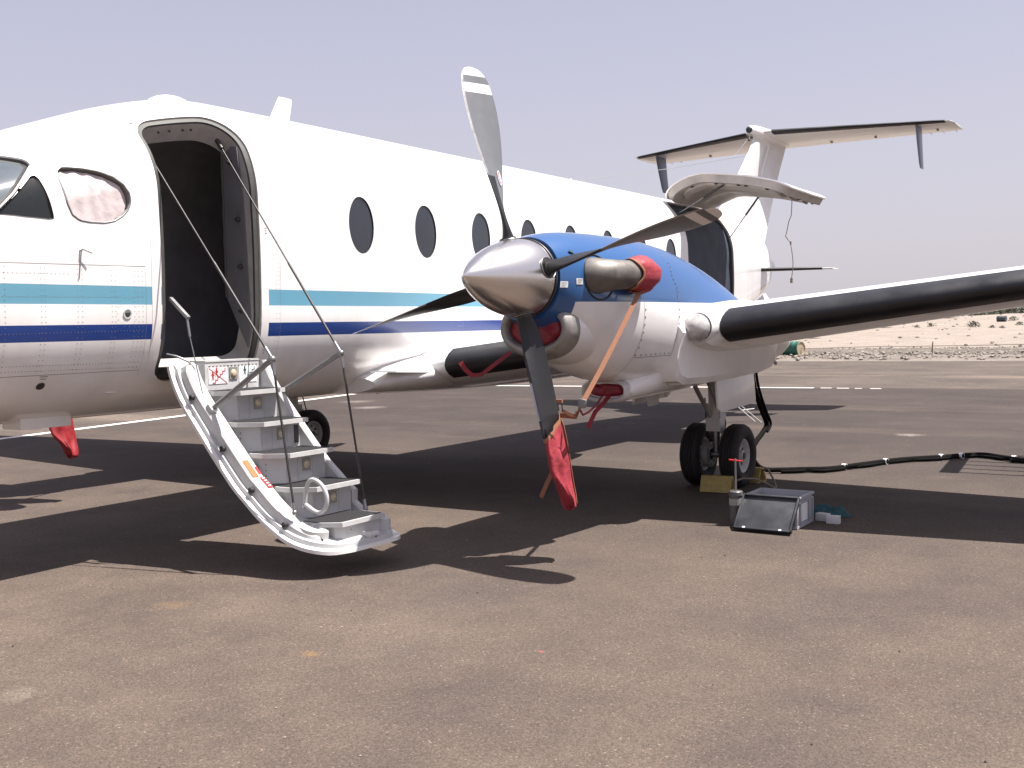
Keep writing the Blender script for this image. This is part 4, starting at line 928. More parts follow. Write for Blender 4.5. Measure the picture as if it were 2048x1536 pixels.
# wing root fillet and belly fairing
g = G(); rings = []
for i in range(21):
    t = i/20; s_ = 6.45+4.2*t; k = math.sin(math.pi*t)**0.6 if 0 < t < 1 else 0
    w = 0.70+0.30*k; zt = 1.10+0.27*k; zb = 0.95-0.06*k; zc = (zt+zb)/2
    rings.append([V(s_, w*math.copysign(abs(math.cos(a))**0.55, math.cos(a)), zc+(zt-zb)/2*math.sin(a)) for a in [2*math.pi*q/36 for q in range(36)]])
g.rings(rings, cap=True); g.build('belly_fairing', 'white', AP, ang=60)

NY = 2.667
NAC = [(5.655, 0.262, 2.030, 1.500), (5.75, 0.285, 2.052, 1.46), (5.9, 0.330, 2.075, 1.33), (6.1, 0.375, 2.088, 1.20), (6.45, 0.410, 2.094, 1.09), (6.9, 0.425, 2.088, 1.03), (7.4, 0.415, 2.045, 1.00), (7.9, 0.41, 1.95, 0.99),
       (8.3, 0.41, 1.83, 0.995), (8.7, 0.405, 1.69, 1.01), (9.2, 0.39, 1.56, 1.035), (9.7, 0.33, 1.48, 1.09), (10.2, 0.18, 1.42, 1.20), (10.5, 0.04, 1.36, 1.30)]
def nac_pt(s, a, sg=1, d=0.0):
    w, zt, zb = interp(NAC, s); zc = zb+(zt-zb)*(0.52 if s > 6.2 else 0.5); e = 0.90
    c, q = math.cos(a), math.sin(a)
    y = (w+d)*math.copysign(abs(c)**e, c); z = zc+((zt-zc) if q > 0 else (zc-zb))*math.copysign(abs(q)**e, q) + d*q
    return V(s, sg*(NY+y), z)
def nac_find(s, z, sg=1, d=0.002):
    """outboard skin point at height z"""
    lo, hi = -math.pi/2, math.pi/2
    for _ in range(30):
        mid = (lo+hi)/2
        if nac_pt(s, mid).z < z: lo = mid
        else: hi = mid
    return nac_pt(s, lo, sg, d)
def ring_oval(s, yc, zc, hw, hh, n=44, p=0.85):
    return [V(s, yc+hw*math.copysign(abs(math.cos(a))**p, math.cos(a)), zc+hh*math.copysign(abs(math.sin(a))**p, math.sin(a))) for a in [2*math.pi*k/n for k in range(n)]]
def build_nacelle(sg):
    NC = part('nacelle', AP, (7.5, NY*sg, 1.5))
    g = G(); n = 72; ss = [5.655, 5.70, 5.76, 5.83, 5.9, 6.0, 6.1, 6.2, 6.35, 6.5, 6.7, 6.9, 7.1, 7.3, 7.5, 7.7, 7.9, 8.1, 8.3, 8.5, 8.7, 8.9, 9.1, 9.3, 9.5, 9.7, 9.9, 10.1, 10.3, 10.5]
    g.rings([[nac_pt(s_, 2*math.pi*k/n, sg) for k in range(n)] for s_ in ss], cap=True); g.build('cowling', 'nac', NC, ang=50)
    yc = NY*sg
    # chin air intake: rounded metal lip faired into the lower cowl
    g = G(); prof = [(5.98, -0.02, 0), (5.84, -0.026, 0), (5.77, -0.020, 0), (5.735, 0.0, 0), (5.73, 0.022, 0), (5.745, 0.046, 0), (5.79, 0.066, 0), (5.855, 0.077, 0)]
    rr = []
    for s_, o, _ in prof: rr.append(ring_oval(s_, yc, 1.452+(-0.008 if s_ > 5.8 and o > 0.05 else 0), 0.214+o*0.92, 0.130+o*0.92, p=0.92))
    g.rings(rr); g.build('intake_lip', 'lip', NC, ang=60)
    g = G(); rr = []
    for t in range(9):
        q = t/8; s_ = 5.853+0.85*q; k = 0.2835+0.035*q; rr.append(ring_oval(s_, yc, 1.444-0.065*q, k, 0.2005+0.08*q, p=0.92))
    g.rings(rr, cap=True); g.build('chin_fairing', 'nac', NC, ang=60)
    # oil cooler scoop and its long fairing
    g = G(); rr = []
    for s_, hw, hh, zc in ((6.95, 0.148, 0.050, 0.998), (6.70, 0.150, 0.055, 0.995), (6.665, 0.160, 0.062, 0.993), (6.655, 0.172, 0.072, 0.992), (6.67, 0.185, 0.084, 0.992), (6.75, 0.192, 0.092, 0.995)): rr.append(ring_oval(s_, yc, zc, hw, hh, p=0.75))
    g.rings(rr); g.build('scoop_lip', 'rim', NC, ang=60)
    g = G(); rr = []
    for q in range(12):
        t = q/11; s_ = 6.72+2.6*t; k = min(1, t*2.6); k = k*k*(3-2*k); k = 0.5*k+0.5*min(1, t*3); bot = 0.904+0.10*t**1.4; hh = 0.092+0.24*k; rr.append(ring_oval(s_, yc, bot+hh, 0.19+0.20*k, hh, p=0.88))
    g.rings(rr, cap=True); g.build('scoop_fairing', 'white', NC, ang=60)
    # exhaust stack on each flank, curving aft
    for fl in (1, -1):
        g = G(); o = 0.37
        cen = [(5.97, 0.27, 1.778), (5.98, 0.34, 1.780), (6.02, 0.385, 1.783), (6.10, 0.420, 1.787), (6.20, 0.440, 1.79), (6.31, 0.448, 1.793)]
        rad = [(0.118, 0.122), (0.112, 0.118), (0.100, 0.106), (0.090, 0.097), (0.086, 0.094), (0.086, 0.094)]
        rings = []
        for i, (a, b, z) in enumerate(cen):
            p = Vector((-a, sg*NY+fl*b, z)); pa = cen[max(i-1, 0)]; pb = cen[min(i+1, len(cen)-1)]
            t = Vector((-(pb[0]-pa[0]), fl*(pb[1]-pa[1]), 0)).normalized(); x_ = t.cross(Vector((0, 0, 1))).normalized()
            rings.append([p+x_*rad[i][0]*math.cos(2*math.pi*k/28)+Vector((0, 0, 1))*rad[i][1]*math.sin(2*math.pi*k/28) for k in range(28)])
        g.rings(rings); inner = [[(v-Vector((-cen[-1][0], sg*NY+fl*cen[-1][1], cen[-1][2])))*0.94+Vector((-cen[-1][0], sg*NY+fl*cen[-1][1], cen[-1][2])) for v in rings[-1]]]; g.rings([rings[-1]]+inner)
        g.build('exhaust_stack', 'exh', NC, ang=60)
        g = G(); ring = []
        for q in range(33):
            a = 2*math.pi*q/32; s_ = 6.005+0.142*math.cos(a); z = 1.772+0.145*math.sin(a)
            p = nac_find(s_, z, 1, 0.001); ring.append(Vector((p.x, sg*NY+fl*(p.y-NY), p.z)))
        g.tube(ring, 0.006, 6); g.build('exhaust_seal', 'ink', NC, ang=60)
    # air scoop, latches and placards
    if sg == 1:
        for s_, z, w, h, mk in ((5.685, 1.722, 0.034, 0.019, 'placard'), (5.815, 1.742, 0.026, 0.019, 'placardorange')):
            g = G(); a = nac_find(s_-w, z-h); b = nac_find(s_+w, z-h); c = nac_find(s_+w, z+h); d = nac_find(s_-w, z+h); off = Vector((0, 0.002, 0.001))
            g.add([a+off, b+off, c+off, d+off], [(0, 1, 2, 3)], 0)
            for q in range(3):
                zz = z-h*0.5+q*h*0.5
                A = nac_find(s_-w*0.7, zz); B = nac_find(s_+w*0.7*(1 if q else 0.4), zz); g.add([A+off*2, B+off*2, B+off*2+Vector((0, 0, 0.003)), A+off*2+Vector((0, 0, 0.003))], [(0, 1, 2, 3)], 1)
            g.build('cowl_placard', [mk if mk == 'placard' else 'card', 'ink' if mk != 'placard' else 'greymetal'], NC)
        g = G(); p = nac_find(5.80, 1.93); g.lathe(p, Vector((0, 0.6, 0.6)), [(0.0, 0.028), (0.004, 0.026), (0.006, 0)], 3); g.build('cowl_vent', 'ink', NC)
        g = G(); zz = [1.565-0.052*k for k in range(7)]
        rows = [(6.53, z) for z in zz]+[(7.06, z) for z in zz]+[(6.60+0.066*k, 1.252) for k in range(7)]
        rows += [(7.03+0.02*math.sin(k), 1.66+0.03*k) for k in range(9)]
        for s_, z in rows:
            p = nac_find(s_, z, 1, 0.0015); disc_on(g, p, Vector((0, 1, 0.1)), 0.0065, 8)
        g.build('cowl_screws', 'darkmetal', NC, ang=60, recalc=False, kind='stuff')
        for path in ([(6.515, 1.09+0.026*k) for k in range(40)], [(6.53+0.05*k, 1.235) for k in range(12)], [(7.04, 1.235+0.025*k) for k in range(32)], [(6.515-0.0*k, 1.64+0.0*k+0.03*k) for k in range(1)]):
            if len(path) < 2: continue
            g = G(); vs = []
            for i, (s_, z) in enumerate(path):
                hor = abs(path[1][1]-path[0][1]) < 1e-6
                a = nac_find(s_ if hor else s_-0.0015, z-(0.0015 if hor else 0), 1, 0.0012); b = nac_find(s_ if hor else s_+0.0015, z+(0.0015 if hor else 0), 1, 0.0012); vs += [a, b]
            g.add(vs, [(2*i, 2*i+1, 2*i+3, 2*i+2) for i in range(len(path)-1)]); g.build('cowl_seam', 'greymetal', NC, ang=180)
    g = G(); g.tube([V(9.95, sg*(NY+0.05), 1.13), V(10.10, sg*(NY+0.06), 1.05)], 0.018, 8); g.build('drain_pipe', 'jamb', NC)
    # outboard wing cuff: flat sided block that carries the leading edge into the nacelle
    g = G(); ring = []
    for s_, k, zb, wf in ((7.045, 0.55, 1.16, 1), (7.06, 0.80, 1.08, 1), (7.10, 0.92, 1.03, 1), (7.2, 1.0, 1.00, 1), (7.6, 1.0, 0.99, 1), (8.2, 1.0, 1.0, 1), (8.8, 0.95, 1.02, 1), (9.15, 0.9, 1.05, 0.93), (9.4, 0.8, 1.10, 0.78), (9.6, 0.6, 1.19, 0.55)):
        zc = wz(3.0)-0.035*(s_-7); top = zc+(0.035+0.155*min(max((s_-7.0)/0.5, 0), 1)**0.6)*(1 if s_ < 8.8 else 0.7 if s_ < 9.4 else 0.2); o = NY+0.10; q = (0.96+0.04*k)*wf
        zs_ = [top, top-0.005, top-0.045, zc, zc-0.12, zb+0.06, zb+0.01, zb]; zs_ = [max(z, zb) for z in zs_]
        ring.append([V(s_, sg*y, z) for y, z in zip([o, NY+0.40*wf, NY+0.445*q, NY+0.462*q, NY+0.425*q, NY+0.415*q, NY+0.38*wf, o], zs_)])
    g.rings(ring, cap=True); g.build('wing_cuff', 'white', NC, ang=32)
    return NC
NCp = build_nacelle(1); build_nacelle(-1)

# propeller
HUB = (5.557, 2.667, 1.7686)
def blade_frame(th, r, phi):
    er = Vector((0, math.cos(th), math.sin(th))); et = Vector((0, -math.sin(th), math.cos(th))); fw = Vector((1, 0, 0))
    ch = fw*math.cos(phi)+et*math.sin(phi); nr = er.cross(ch); return er, ch, nr
BL = [(0.13, 0.090, 0.080, -42), (0.24, 0.100, 0.072, -42), (0.32, 0.122, 0.056, -38), (0.42, 0.145, 0.042, -28), (0.56, 0.180, 0.030, -15), (0.74, 0.226, 0.022, -4), (0.93, 0.262, 0.017, 4), (1.10, 0.270, 0.013, 8),
      (1.22, 0.252, 0.010, 10), (1.31, 0.212, 0.008, 12), (1.36, 0.160, 0.006, 12), (1.385, 0.090, 0.004, 12), (1.392, 0.03, 0.003, 12)]
def blade_sec(C, th, r, n=12):
    c, t, ph = interp(BL, r); c *= 1.0+0.06*min(max((r-0.3)/0.2, 0), 1); er, ch, nr = blade_frame(th, r, R(ph)); P = []; face = []
    rnd_ = min(max((0.36-r)/0.12, 0), 1)
    for i in range(2*n):
        a = 2*math.pi*i/(2*n); u = math.cos(a); s_ = math.sin(a)
        # LE at u=+1; aerofoil thicker near the LE, blending to round at the root
        tt = (1-rnd_)*(0.55+0.45*u) + rnd_*1.0
        x = c*(0.5*u+(1-rnd_)*(-0.08)); y_ = t*0.5*s_*(0.45+0.75*tt if rnd_ < 1 else 1.0)*(1 if s_ > 0 else (0.55+0.45*rnd_))
        P.append(C+er*r+ch*x+nr*y_); face.append(s_)
    return P, face
def build_prop(sg, th0):
    C = V(HUB[0], HUB[1]*sg, HUB[2]); PR = part('propeller', AP, (HUB[0], HUB[1]*sg, HUB[2]))
    g = G(); prof = [(0.0, 0.0)]
    for i in range(1, 25):
        t = i/24; prof.append((t*0.60, 0.246*(1-(1-t)**1.72)**0.80 if t < 1 else 0.246))
    g.lathe(V(4.99, HUB[1]*sg, HUB[2]), (-1, 0, 0), prof+[(0.632, 0.2465)], 64); g.build('spinner', 'alu', PR, ang=60)
    g = G(); g.lathe(V(4.99, HUB[1]*sg, HUB[2]), (-1, 0, 0), [(0.632, 0.2505), (0.634, 0.2535), (0.650, 0.2535), (0.653, 0.245), (0.653, 0.05)], 64); g.build('spinner_backplate', 'darkmetal', PR, ang=60)
    g = G()
    for k in range(36):
        a = 2*math.pi*k/36; n_ = Vector((0, math.cos(a), math.sin(a))); disc_on(g, C+Vector((HUB[0]-5.605, 0, 0))+n_*0.2512, n_, 0.0035)
    g.build('spinner_screws', 'darkmetal', PR, recalc=False, kind='stuff')
    for q in range(4):
        th = th0+q*math.pi/2; rend = BL[-1][0] if q != 2 else 1.06; rs = [BL[0][0]+(rend-BL[0][0])*(1-(1-i/46)**1.25) for i in range(47)]
        g = G(); rings = []; uv = []
        for r in rs:
            P, f = blade_sec(C, th, r); rings.append(P); uv += [((r-0.1)/(1.392-0.1), 1.0 if x > 0.02 else 0.0) for x in f]
        uv = [(0.0 if False else ((BL[0][0]*0+u*1.292+0.1)/1.392), w) for u, w in uv]
        g.rings(rings, cap=True); g.build('blade', 'blade', PR, ang=75, uv=uv)
        # black de-ice boot wrapped round root and leading edge
        g = G(); rings = []
        for i in range(22):
            r = 0.20+0.46*i/21; P, f = blade_sec(C, th, r); cen = sum(P, Vector())/len(P); m_ = len(P)
            k = 1 if r < 0.36 else 1
            if r < 0.40: idx = range(m_)
            P2 = [cen+(p-cen)*1.0+(p-cen).normalized()*0.0016 for p in P]
            rings.append([P2[(j) % m_] for j in range(-5, 6)])
        g.rings(rings, closed=False); g.build('blade_boot', 'bladeblk', PR, ang=75)
        g = G(); rings = []
        for i in range(24):
            r = 0.67+(0.69 if q != 2 else 0.24)*i/23; P, f = blade_sec(C, th, r); cen = sum(P, Vector())/len(P)
            P2 = [p+(p-cen).normalized()*0.0012 for p in P]; rings.append([P2[j] for j in range(-2, 3)])
        g.rings(rings, closed=False); g.build('leading_edge_guard', 'guard', PR, ang=75)
        # root collar and opening in the spinner
        er, ch, nr = blade_frame(th, 0.2, 0); g = G(); ring = []
        for k in range(33):
            a = 2*math.pi*k/32; off = ch*0.072*math.cos(a)+nr*0.066*math.sin(a)
            # project outwards onto spinner radius
            base = C+off; sx = -base.x; t = min(max((sx-4.99)/0.60, 0.001), 1); rad = 0.250*(1-(1-t)**1.72)**0.80 if t < 1 else 0.25
            lat = off.dot(nr); h = math.sqrt(max(rad*rad-lat*lat, 0.01)); ring.append(base+er*(h+0.001))
        g.add(ring[:-1], [tuple(range(32))], 0); g.tube(ring, 0.003, 6, 1); g.tube([C+er*0.15, C+er*0.258], 0.054, 24, 0); g.build('blade_socket', ['darkmetal', 'steel'], PR, ang=50)
    # small maker's decal on the raised blade
    th = th0; r = 0.66; er, ch, nr = blade_frame(th, r, R(interp(BL, r)[2]))
    for w, h, mk, d in ((0.022, 0.050, 'placard', 0.0135), (0.015, 0.040, 'placardred', 0.0145), (0.0085, 0.030, 'placard', 0.0155)):
        g = G(); g.add([C+er*(r+h*math.sin(a))+ch*(-0.055+w*math.cos(a))+nr*d for a in [2*math.pi*k/24 for k in range(24)]], [tuple(range(24))]); g.build('blade_decal', mk, PR)
    return PR
PRp = build_prop(1, R(103.3)); build_prop(-1, R(112))

# landing gear
def wheel(c, rad, wid, parent, sg):
    g = G(); h = wid/2; rr = rad; prof = [(-h*0.55, rr*0.52), (-h*0.86, rr*0.58), (-h, rr*0.72), (-h*0.97, rr*0.86), (-h*0.78, rr*0.955), (-h*0.5, rr*0.99)]
    for gq in (-0.45, -0.15, 0.15, 0.45): prof += [(h*(gq-0.04), rr), (h*(gq-0.02), rr*0.972), (h*(gq+0.02), rr*0.972), (h*(gq+0.04), rr)]
    prof += [(-a, b) for a, b in prof[:6]][::-1]
    g.lathe(c, (0, 1, 0), prof, 48); g.build('tyre', 'tyre', parent, ang=50)
    g = G(); g.lathe(c, (0, 1, 0), [(-h*0.5, rr*0.50), (-h*0.62, rr*0.56), (-h*0.66, rr*0.52), (-h*0.45, rr*0.44), (-h*0.15, rr*0.40), (-h*0.12, rr*0.16), (-h*0.55, rr*0.14), (-h*0.58, 0)], 32)
    g.lathe(c, (0, 1, 0), [(h*0.5, rr*0.50), (h*0.62, rr*0.56), (h*0.66, rr*0.52), (h*0.45, rr*0.44), (h*0.15, rr*0.40), (h*0.12, rr*0.18), (h*0.60, rr*0.16), (h*0.68, rr*0.12)], 32)
    g.lathe(c, (0, 1, 0), [(h*0.68, rr*0.12), (h*0.75, rr*0.10), (h*0.75, 0)], 16, 1)
    for k in range(8):
        a = 2*math.pi*k/8+0.2
        for sd in (1, -1):
            p = Vector(c)+Vector((math.cos(a)*rr*0.32, sd*h*0.16, math.sin(a)*rr*0.32)); g.lathe(p, (0, sd, 0), [(0, rr*0.055), (0.003, rr*0.055), (0.003, 0)], 10, 1)
    g.build('wheel_rim', ['rim', 'ink'], parent, ang=40)
MG = 8.887
def main_gear(sg):
    LG = part('main_gear', AP, (MG, 2.615*sg, 0.3)); y0 = 2.615*sg
    for dy in (0.185, -0.185): wheel(V(MG, y0+dy*sg, 0.280), 0.281, 0.172, LG, sg)
    g = G(); g.tube([V(MG-0.03, y0, 0.30), V(MG-0.05, y0, 0.62)], 0.034, 14, 1); g.tube([V(MG-0.05, y0, 0.52), V(MG-0.09, y0, 1.05)], 0.054, 16, 0); g.box((MG-0.115, y0-0.065, 0.50), (MG+0.01, y0+0.065, 0.62), 0)
    g.tube([V(MG, y0-0.20, 0.28), V(MG, y0+0.20, 0.28)], 0.030, 12, 1); g.build('strut', ['gear', 'steel'], LG, ang=40, bevel=0)
    g = G(); g.tube([V(MG+0.02, y0, 0.34), V(MG+0.15, y0, 0.48)], 0.018, 8); g.tube([V(MG+0.15, y0, 0.48), V(MG-0.02, y0, 0.62)], 0.018, 8); g.build('torque_link', 'gear', LG)
    g = G(); g.tube([V(MG-0.08, y0-0.03, 0.62), V(MG-0.36, y0-0.03, 0.86), V(MG-0.55, y0-0.03, 1.04)], 0.020, 10); g.tube([V(MG-0.08, y0+0.04, 0.70), V(MG-0.38, y0+0.04, 1.02)], 0.014, 8); g.build('drag_brace', 'jamb', LG, ang=50)
    g = G(); g.tube([V(MG+0.08, y0+0.02, 0.40), V(MG+0.11, y0+0.03, 0.55), V(MG+0.07, y0+0.02, 0.70), V(MG, y0+0.02, 0.95)], 0.007, 8); g.tube([V(MG-0.10, y0-0.06, 0.45), V(MG-0.12, y0-0.07, 0.8)], 0.006, 8); g.build('brake_hose', 'cable', LG, ang=60)
    g = G()
    for dy in (0.09, -0.09): g.lathe(V(MG, y0+dy*sg, 0.28), (0, 1, 0), [(-0.028, 0.05), (-0.028, 0.115), (0.028, 0.115), (0.028, 0.05)], 24)
    for k in range(8):
        a = 2*math.pi*k/8
        for dy in (0.06, -0.06): g.ball(V(MG+0.085*math.cos(a), y0+dy*sg, 0.28+0.085*math.sin(a)), 0.013, 6, 1)
    g.build('brake', ['jamb', 'steel'], LG, ang=40)
    # open gear doors, each side of the leg
    for (yy, s0, s1, z0, z1, tilt) in ((2.94, 8.03, 8.86, 0.745, 1.05, 0.03), (2.30, 7.90, 8.66, 0.80, 1.06, -0.05)):
        g = G(); g.prism([V(s0, sg*yy, z1), V(s1, sg*yy, z1+0.02), V(s1-0.02, sg*(yy+tilt), z0+0.04), V(s1-0.08, sg*(yy+tilt), z0+0.015), V(s0+0.03, sg*(yy+tilt), z0-0.01), V(s0, sg*(yy+tilt*0.7), z0+0.02)], (0, 0.022*sg, 0)); g.build('gear_door', 'white', LG, bevel=0.004)
    g = G(); g.box((8.42, sg*2.615-0.055, 0.50), (8.66, sg*2.615+0.05, 0.70)); 
    g = G(); g.box((8.80, y0+0.055*sg-0.005, 0.60), (8.93, y0+0.055*sg+0.005, 0.78)); g.build('strut_placard_plate', 'gear', LG)
    g = G(); g.prism([V(7.72, sg*2.45, 0.95), V(7.98, sg*2.45, 0.97), V(8.00, sg*2.45, 0.80), V(7.82, sg*2.45, 0.79)], (0, 0.015, 0)); g.tube([V(7.93, sg*2.56, 0.98), V(7.93, sg*2.56, 0.86)], 0.014, 8); g.build('inner_flap', 'gear', LG)
main_gear(1); main_gear(-1)
NG = part('nose_gear', AP, (1.63, 0, 0.3))
wheel(V(1.63, 0, 0.247), 0.247, 0.17, NG, 1)
g = G(); g.tube([V(1.63, 0, 0.5), V(1.60, 0, 1.1)], 0.05, 14); g.tube([V(1.63, 0.11, 0.247), V(1.63, 0.11, 0.5), V(1.63, -0.11, 0.5), V(1.63, -0.11, 0.247)], 0.02, 8); g.build('strut', 'gear', NG, ang=50)

# ---- tail
FIN = part('tail_fin', AP, (16.8, 0, 3.5))
def slab_sec(s0, s1, y0, z, th, sweepy=0.0, n=10):
    out = []
    for sg in (1, -1):
        for i in range(n):
            u = i/n if sg > 0 else 1-i/n
            out.append(V(s0+(s1-s0)*u, y0+sweepy*u+sg*th*(u**0.5)*(1-u)*1.9+0.0005*sg, z))
    return out
FT = [(2.55, 14.55, 16.35, 0.105), (3.10, 15.20, 16.66, 0.095), (3.55, 15.80, 16.92, 0.085), (4.0, 16.33, 17.22, 0.075), (4.30, 16.66, 17.45, 0.070), (4.52, 16.85, 17.62, 0.065)]
g = G(); g.rings([slab_sec(s0, s1+0.02, 0, z, th) for z, s0, s1, th in FT], cap=True); g.build('fin_skin', 'white', FIN, ang=40)
g = G(); rr = []
for z, s0, s1, th in [(2.62, 0, 16.39, 0.06), (3.10, 0, 16.66, 0.055), (3.55, 0, 16.92, 0.05), (4.0, 0, 17.22, 0.045), (4.44, 0, 17.55, 0.04)]:
    w = 0.36; rr.append(slab_sec(s1, s1+w*0.92, 0.012, z, th*0.5, 0.17)) 
g.rings(rr, cap=True); g.build('rudder', 'white', FIN, ang=40)
g = G(); rr = []
for i in range(13):
    t = i/12; s_ = 15.9+1.75*t; r = 0.135*math.sin(math.pi*min(t*0.9+0.02, 1))**0.6; rr.append([V(s_, r*math.cos(a), 2.50-0.1*t+r*1.4*math.sin(a)) for a in [2*math.pi*k/16 for k in range(16)]])
g.rings(rr, cap=True); g.build('tail_cone', 'white', FIN, ang=60)
STB = part('stabilizer', AP, (17.9, 0, 4.6))
def stab_z(y): return 4.60
def build_stab(sg):
    g = G(); rr = []
    for y, s0, s1, th in ((0.0, 16.98, 18.92, 0.085), (0.25, 17.07, 18.93, 0.08), (1.4, 17.51, 18.99, 0.062), (2.6, 17.98, 19.05, 0.045), (2.78, 18.07, 19.04, 0.03), (2.82, 18.30, 19.02, 0.012)):
        rr.append([V(s0+(s1-s0)*u, y*sg, stab_z(y)+q*th*(u**0.5)*(1-u)*1.9 - 0.012*u) for q, us in ((1, [i/10 for i in range(10)]), (-1, [1-i/10 for i in range(10)])) for u in us])
    g.rings(rr, cap=True); g.build('stabilizer_skin', 'white', STB, ang=40)
    g = G(); rr = []
    for y, s0, s1, th in ((0.22, 17.055, 18.93, 0.08), (1.4, 17.505, 18.99, 0.062), (2.6, 17.975, 19.05, 0.045), (2.72, 18.03, 19.05, 0.04)):
        us = [0.085, 0.05, 0.025, 0.01, 0]; rr.append([V(s0-0.006+(s1-s0)*u, y*sg, stab_z(y)+(th*(u**0.5)*(1-u)*1.9+0.004)) for u in us]+[V(s0-0.006+(s1-s0)*u, y*sg, stab_z(y)-(th*(u**0.5)*(1-u)*1.9+0.004)) for u in us[::-1][1:]])
    g.rings(rr, closed=False); g.build('deice_boot', 'boot', STB, ang=60)
    g = G(); rr = []
    for z, s0, s1, th in ((4.56, 17.93, 18.38, 0.03), (4.3, 18.03, 18.42, 0.026), (4.0, 18.17, 18.48, 0.02), (3.92, 18.23, 18.49, 0.014)):
        rr.append(slab_sec(s0, s1, 2.3*sg, z, th))
    g.rings(rr, cap=True); g.build('tailet', 'tailblue', STB, ang=50)
    for y in (0.75, 1.5, 2.5):
        g = G(); p = V(18.6, y*sg, 4.555); g.ball(p, 0.03, 8, sc=(2, 0.7, 0.5)); g.build('hinge_fairing', 'jamb', STB)
    for y in (2.3, 2.5, 2.7):
        g = G(); g.tube([V(19.03, y*sg, 4.59), V(19.12, y*sg, 4.575)], 0.0035, 5); g.build('static_wick', 'darkmetal', STB)
build_stab(1); build_stab(-1)
g = G(); rr = []
for t, r in ((0, 0.002), (0.01, 0.035), (0.04, 0.068), (0.09, 0.088), (0.2, 0.105), (0.45, 0.12), (0.7, 0.12), (0.88, 0.09), (0.98, 0.04), (1, 0.003)):
    rr.append([V(16.60+1.95*t, r*math.cos(a), 4.585+r*1.05*math.sin(a)) for a in [2*math.pi*k/20 for k in range(20)]])
g.rings(rr, cap=True); g.build('bullet_fairing', 'white', STB, ang=60)
g = G(); g.ball(V(16.635, 0.0, 4.585), 0.055, 14, sc=(0.8, 1, 1)); g.build('bullet_light', 'ink', STB)
g = G(); g.tube([V(16.55, 0.03, 4.40), V(16.60, 0.0, 4.46), V(16.75, 0.0, 4.47)], 0.022, 8); g.build('antenna_bracket', 'darkmetal', STB)
for sg in (1, -1):
    g = G(); rr = []
    for y, s0, s1, th in ((0.35, 15.75, 16.55, 0.03), (0.9, 16.05, 16.62, 0.024), (1.40, 16.40, 16.78, 0.014)):
        rr.append([V(s0+(s1-s0)*u, y*sg, 2.27+q*th*(u**0.5)*(1-u)*1.9) for q, us in ((1, [i/8 for i in range(8)]), (-1, [1-i/8 for i in range(8)])) for u in us])
    g.rings(rr, cap=True); so = g.build('stabilon', 'white', AP, ang=40)
    g = G(); rr = []
    for y, s0, s1, th in ((0.45, 15.80, 16.55, 0.03), (0.9, 16.05, 16.62, 0.024), (1.28, 16.31, 16.75, 0.016)):
        us = [0.10, 0.05, 0.02, 0]; rr.append([V(s0-0.008+(s1-s0)*u, y*sg, 2.27+(th*(u**0.5)*(1-u)*1.9+0.012)) for u in us]+[V(s0-0.008+(s1-s0)*u, y*sg, 2.27-(th*(u**0.5)*(1-u)*1.9+0.012)) for u in us[::-1]])
    g.rings(rr, closed=False); g.build('stabilon_boot', 'boot', so, ang=60)
    g = G(); g.prism([V(15.2, 0.28*sg, 1.55), V(16.6, 0.25*sg, 1.92), V(16.7, 0.42*sg, 1.62), V(15.9, 0.45*sg, 1.40)], (0, 0.012*sg, 0)); g.build('ventral_fin', 'white', AP)
g = G(); g.tube([V(10.83, 0, 3.16), V(13.6, 0, 3.62), V(16.44, 0, 4.14)], 0.004, 5); g.build('antenna_wire', 'greymetal', AP)
g = G(); g.tube([V(14.4, 0, 3.12), V(16.56, 0, 4.42)], 0.004, 5); g.build('antenna_wire', 'greymetal', AP)
g = G(); g.prism([V(10.80, 0.004, 3.13), V(10.90, 0.004, 3.13), V(10.85, 0.004, 3.20)], (0, -0.008, 0)); g.build('wire_mast', 'white', AP)

# ================================================================== covers, plugs, ties
# blade sock with orange webbing that runs up to the red exhaust cover
TIE = thing('propeller_tie', 'red propeller blade sock with orange webbing strapped up to the red exhaust cover', 'propeller tie', (5.55, 3.0, 0.4))
fw = Vector((1, 0, 0))
def make_sock(Cp, th, par, mk):
    er = Vector((0, math.cos(th), math.sin(th))); et = Vector((0, -math.sin(th), math.cos(th)))
    g = G(); rings = []; N_ = 40
    for i in range(40):
        t = i/39; r = 0.95+0.535*t; P = []
        wf = 0.150-0.085*t-0.11*max(0, (t-0.55)/0.45)**1.1; wb = 0.160-0.035*t-0.03*max(0, (t-0.86)/0.14)**1.2; thk = 0.030+0.006*math.sin(t*3); f_, ch_, nr_ = blade_frame(th, r, R(9))
        if i == 39: wf = -0.02; wb = 0.07; thk = 0.006
        for k in range(N_):
            a = 2*math.pi*k/N_; c, s_ = math.cos(a), math.sin(a); x_ = (wf if c > 0 else wb)*c
            slant = 0.075*(-c)*(1-t)**1.5
            cr = 0.007*math.sin(k*1.05+r*5)*(0.4+t)+0.012*mnoise.noise(Vector((r*9, k*0.5, 1)))+0.006*math.sin(r*22+k*0.25)
            P.append(Cp+er*(r-slant)+ch_*(x_-0.02)+nr_*((thk+cr)*s_+0.006*math.sin(r*11+c)))
        rings.append(P)
    g.rings(rings); g.add(rings[-1], [tuple(range(N_))]); g.build('blade_sock', mk, par, ang=80)
    g = G(); m0 = rings[0]; A = [p+er*0.0+(p-sum(m0, Vector())/N_).normalized()*0.006 for p in m0]; B = [p+(p-sum(m0, Vector())/N_).normalized()*0.006 for p in rings[2]]
    g.rings([A, B]); g.rings([m0, A]); g.build('mouth_trim', 'orange', par, ang=80)
    return rings
rings = make_sock(V(*HUB), R(103.3-180), TIE, 'red'); th = R(103.3-180); er = Vector((0, math.cos(th), math.sin(th))); et = Vector((0, -math.sin(th), math.cos(th)))
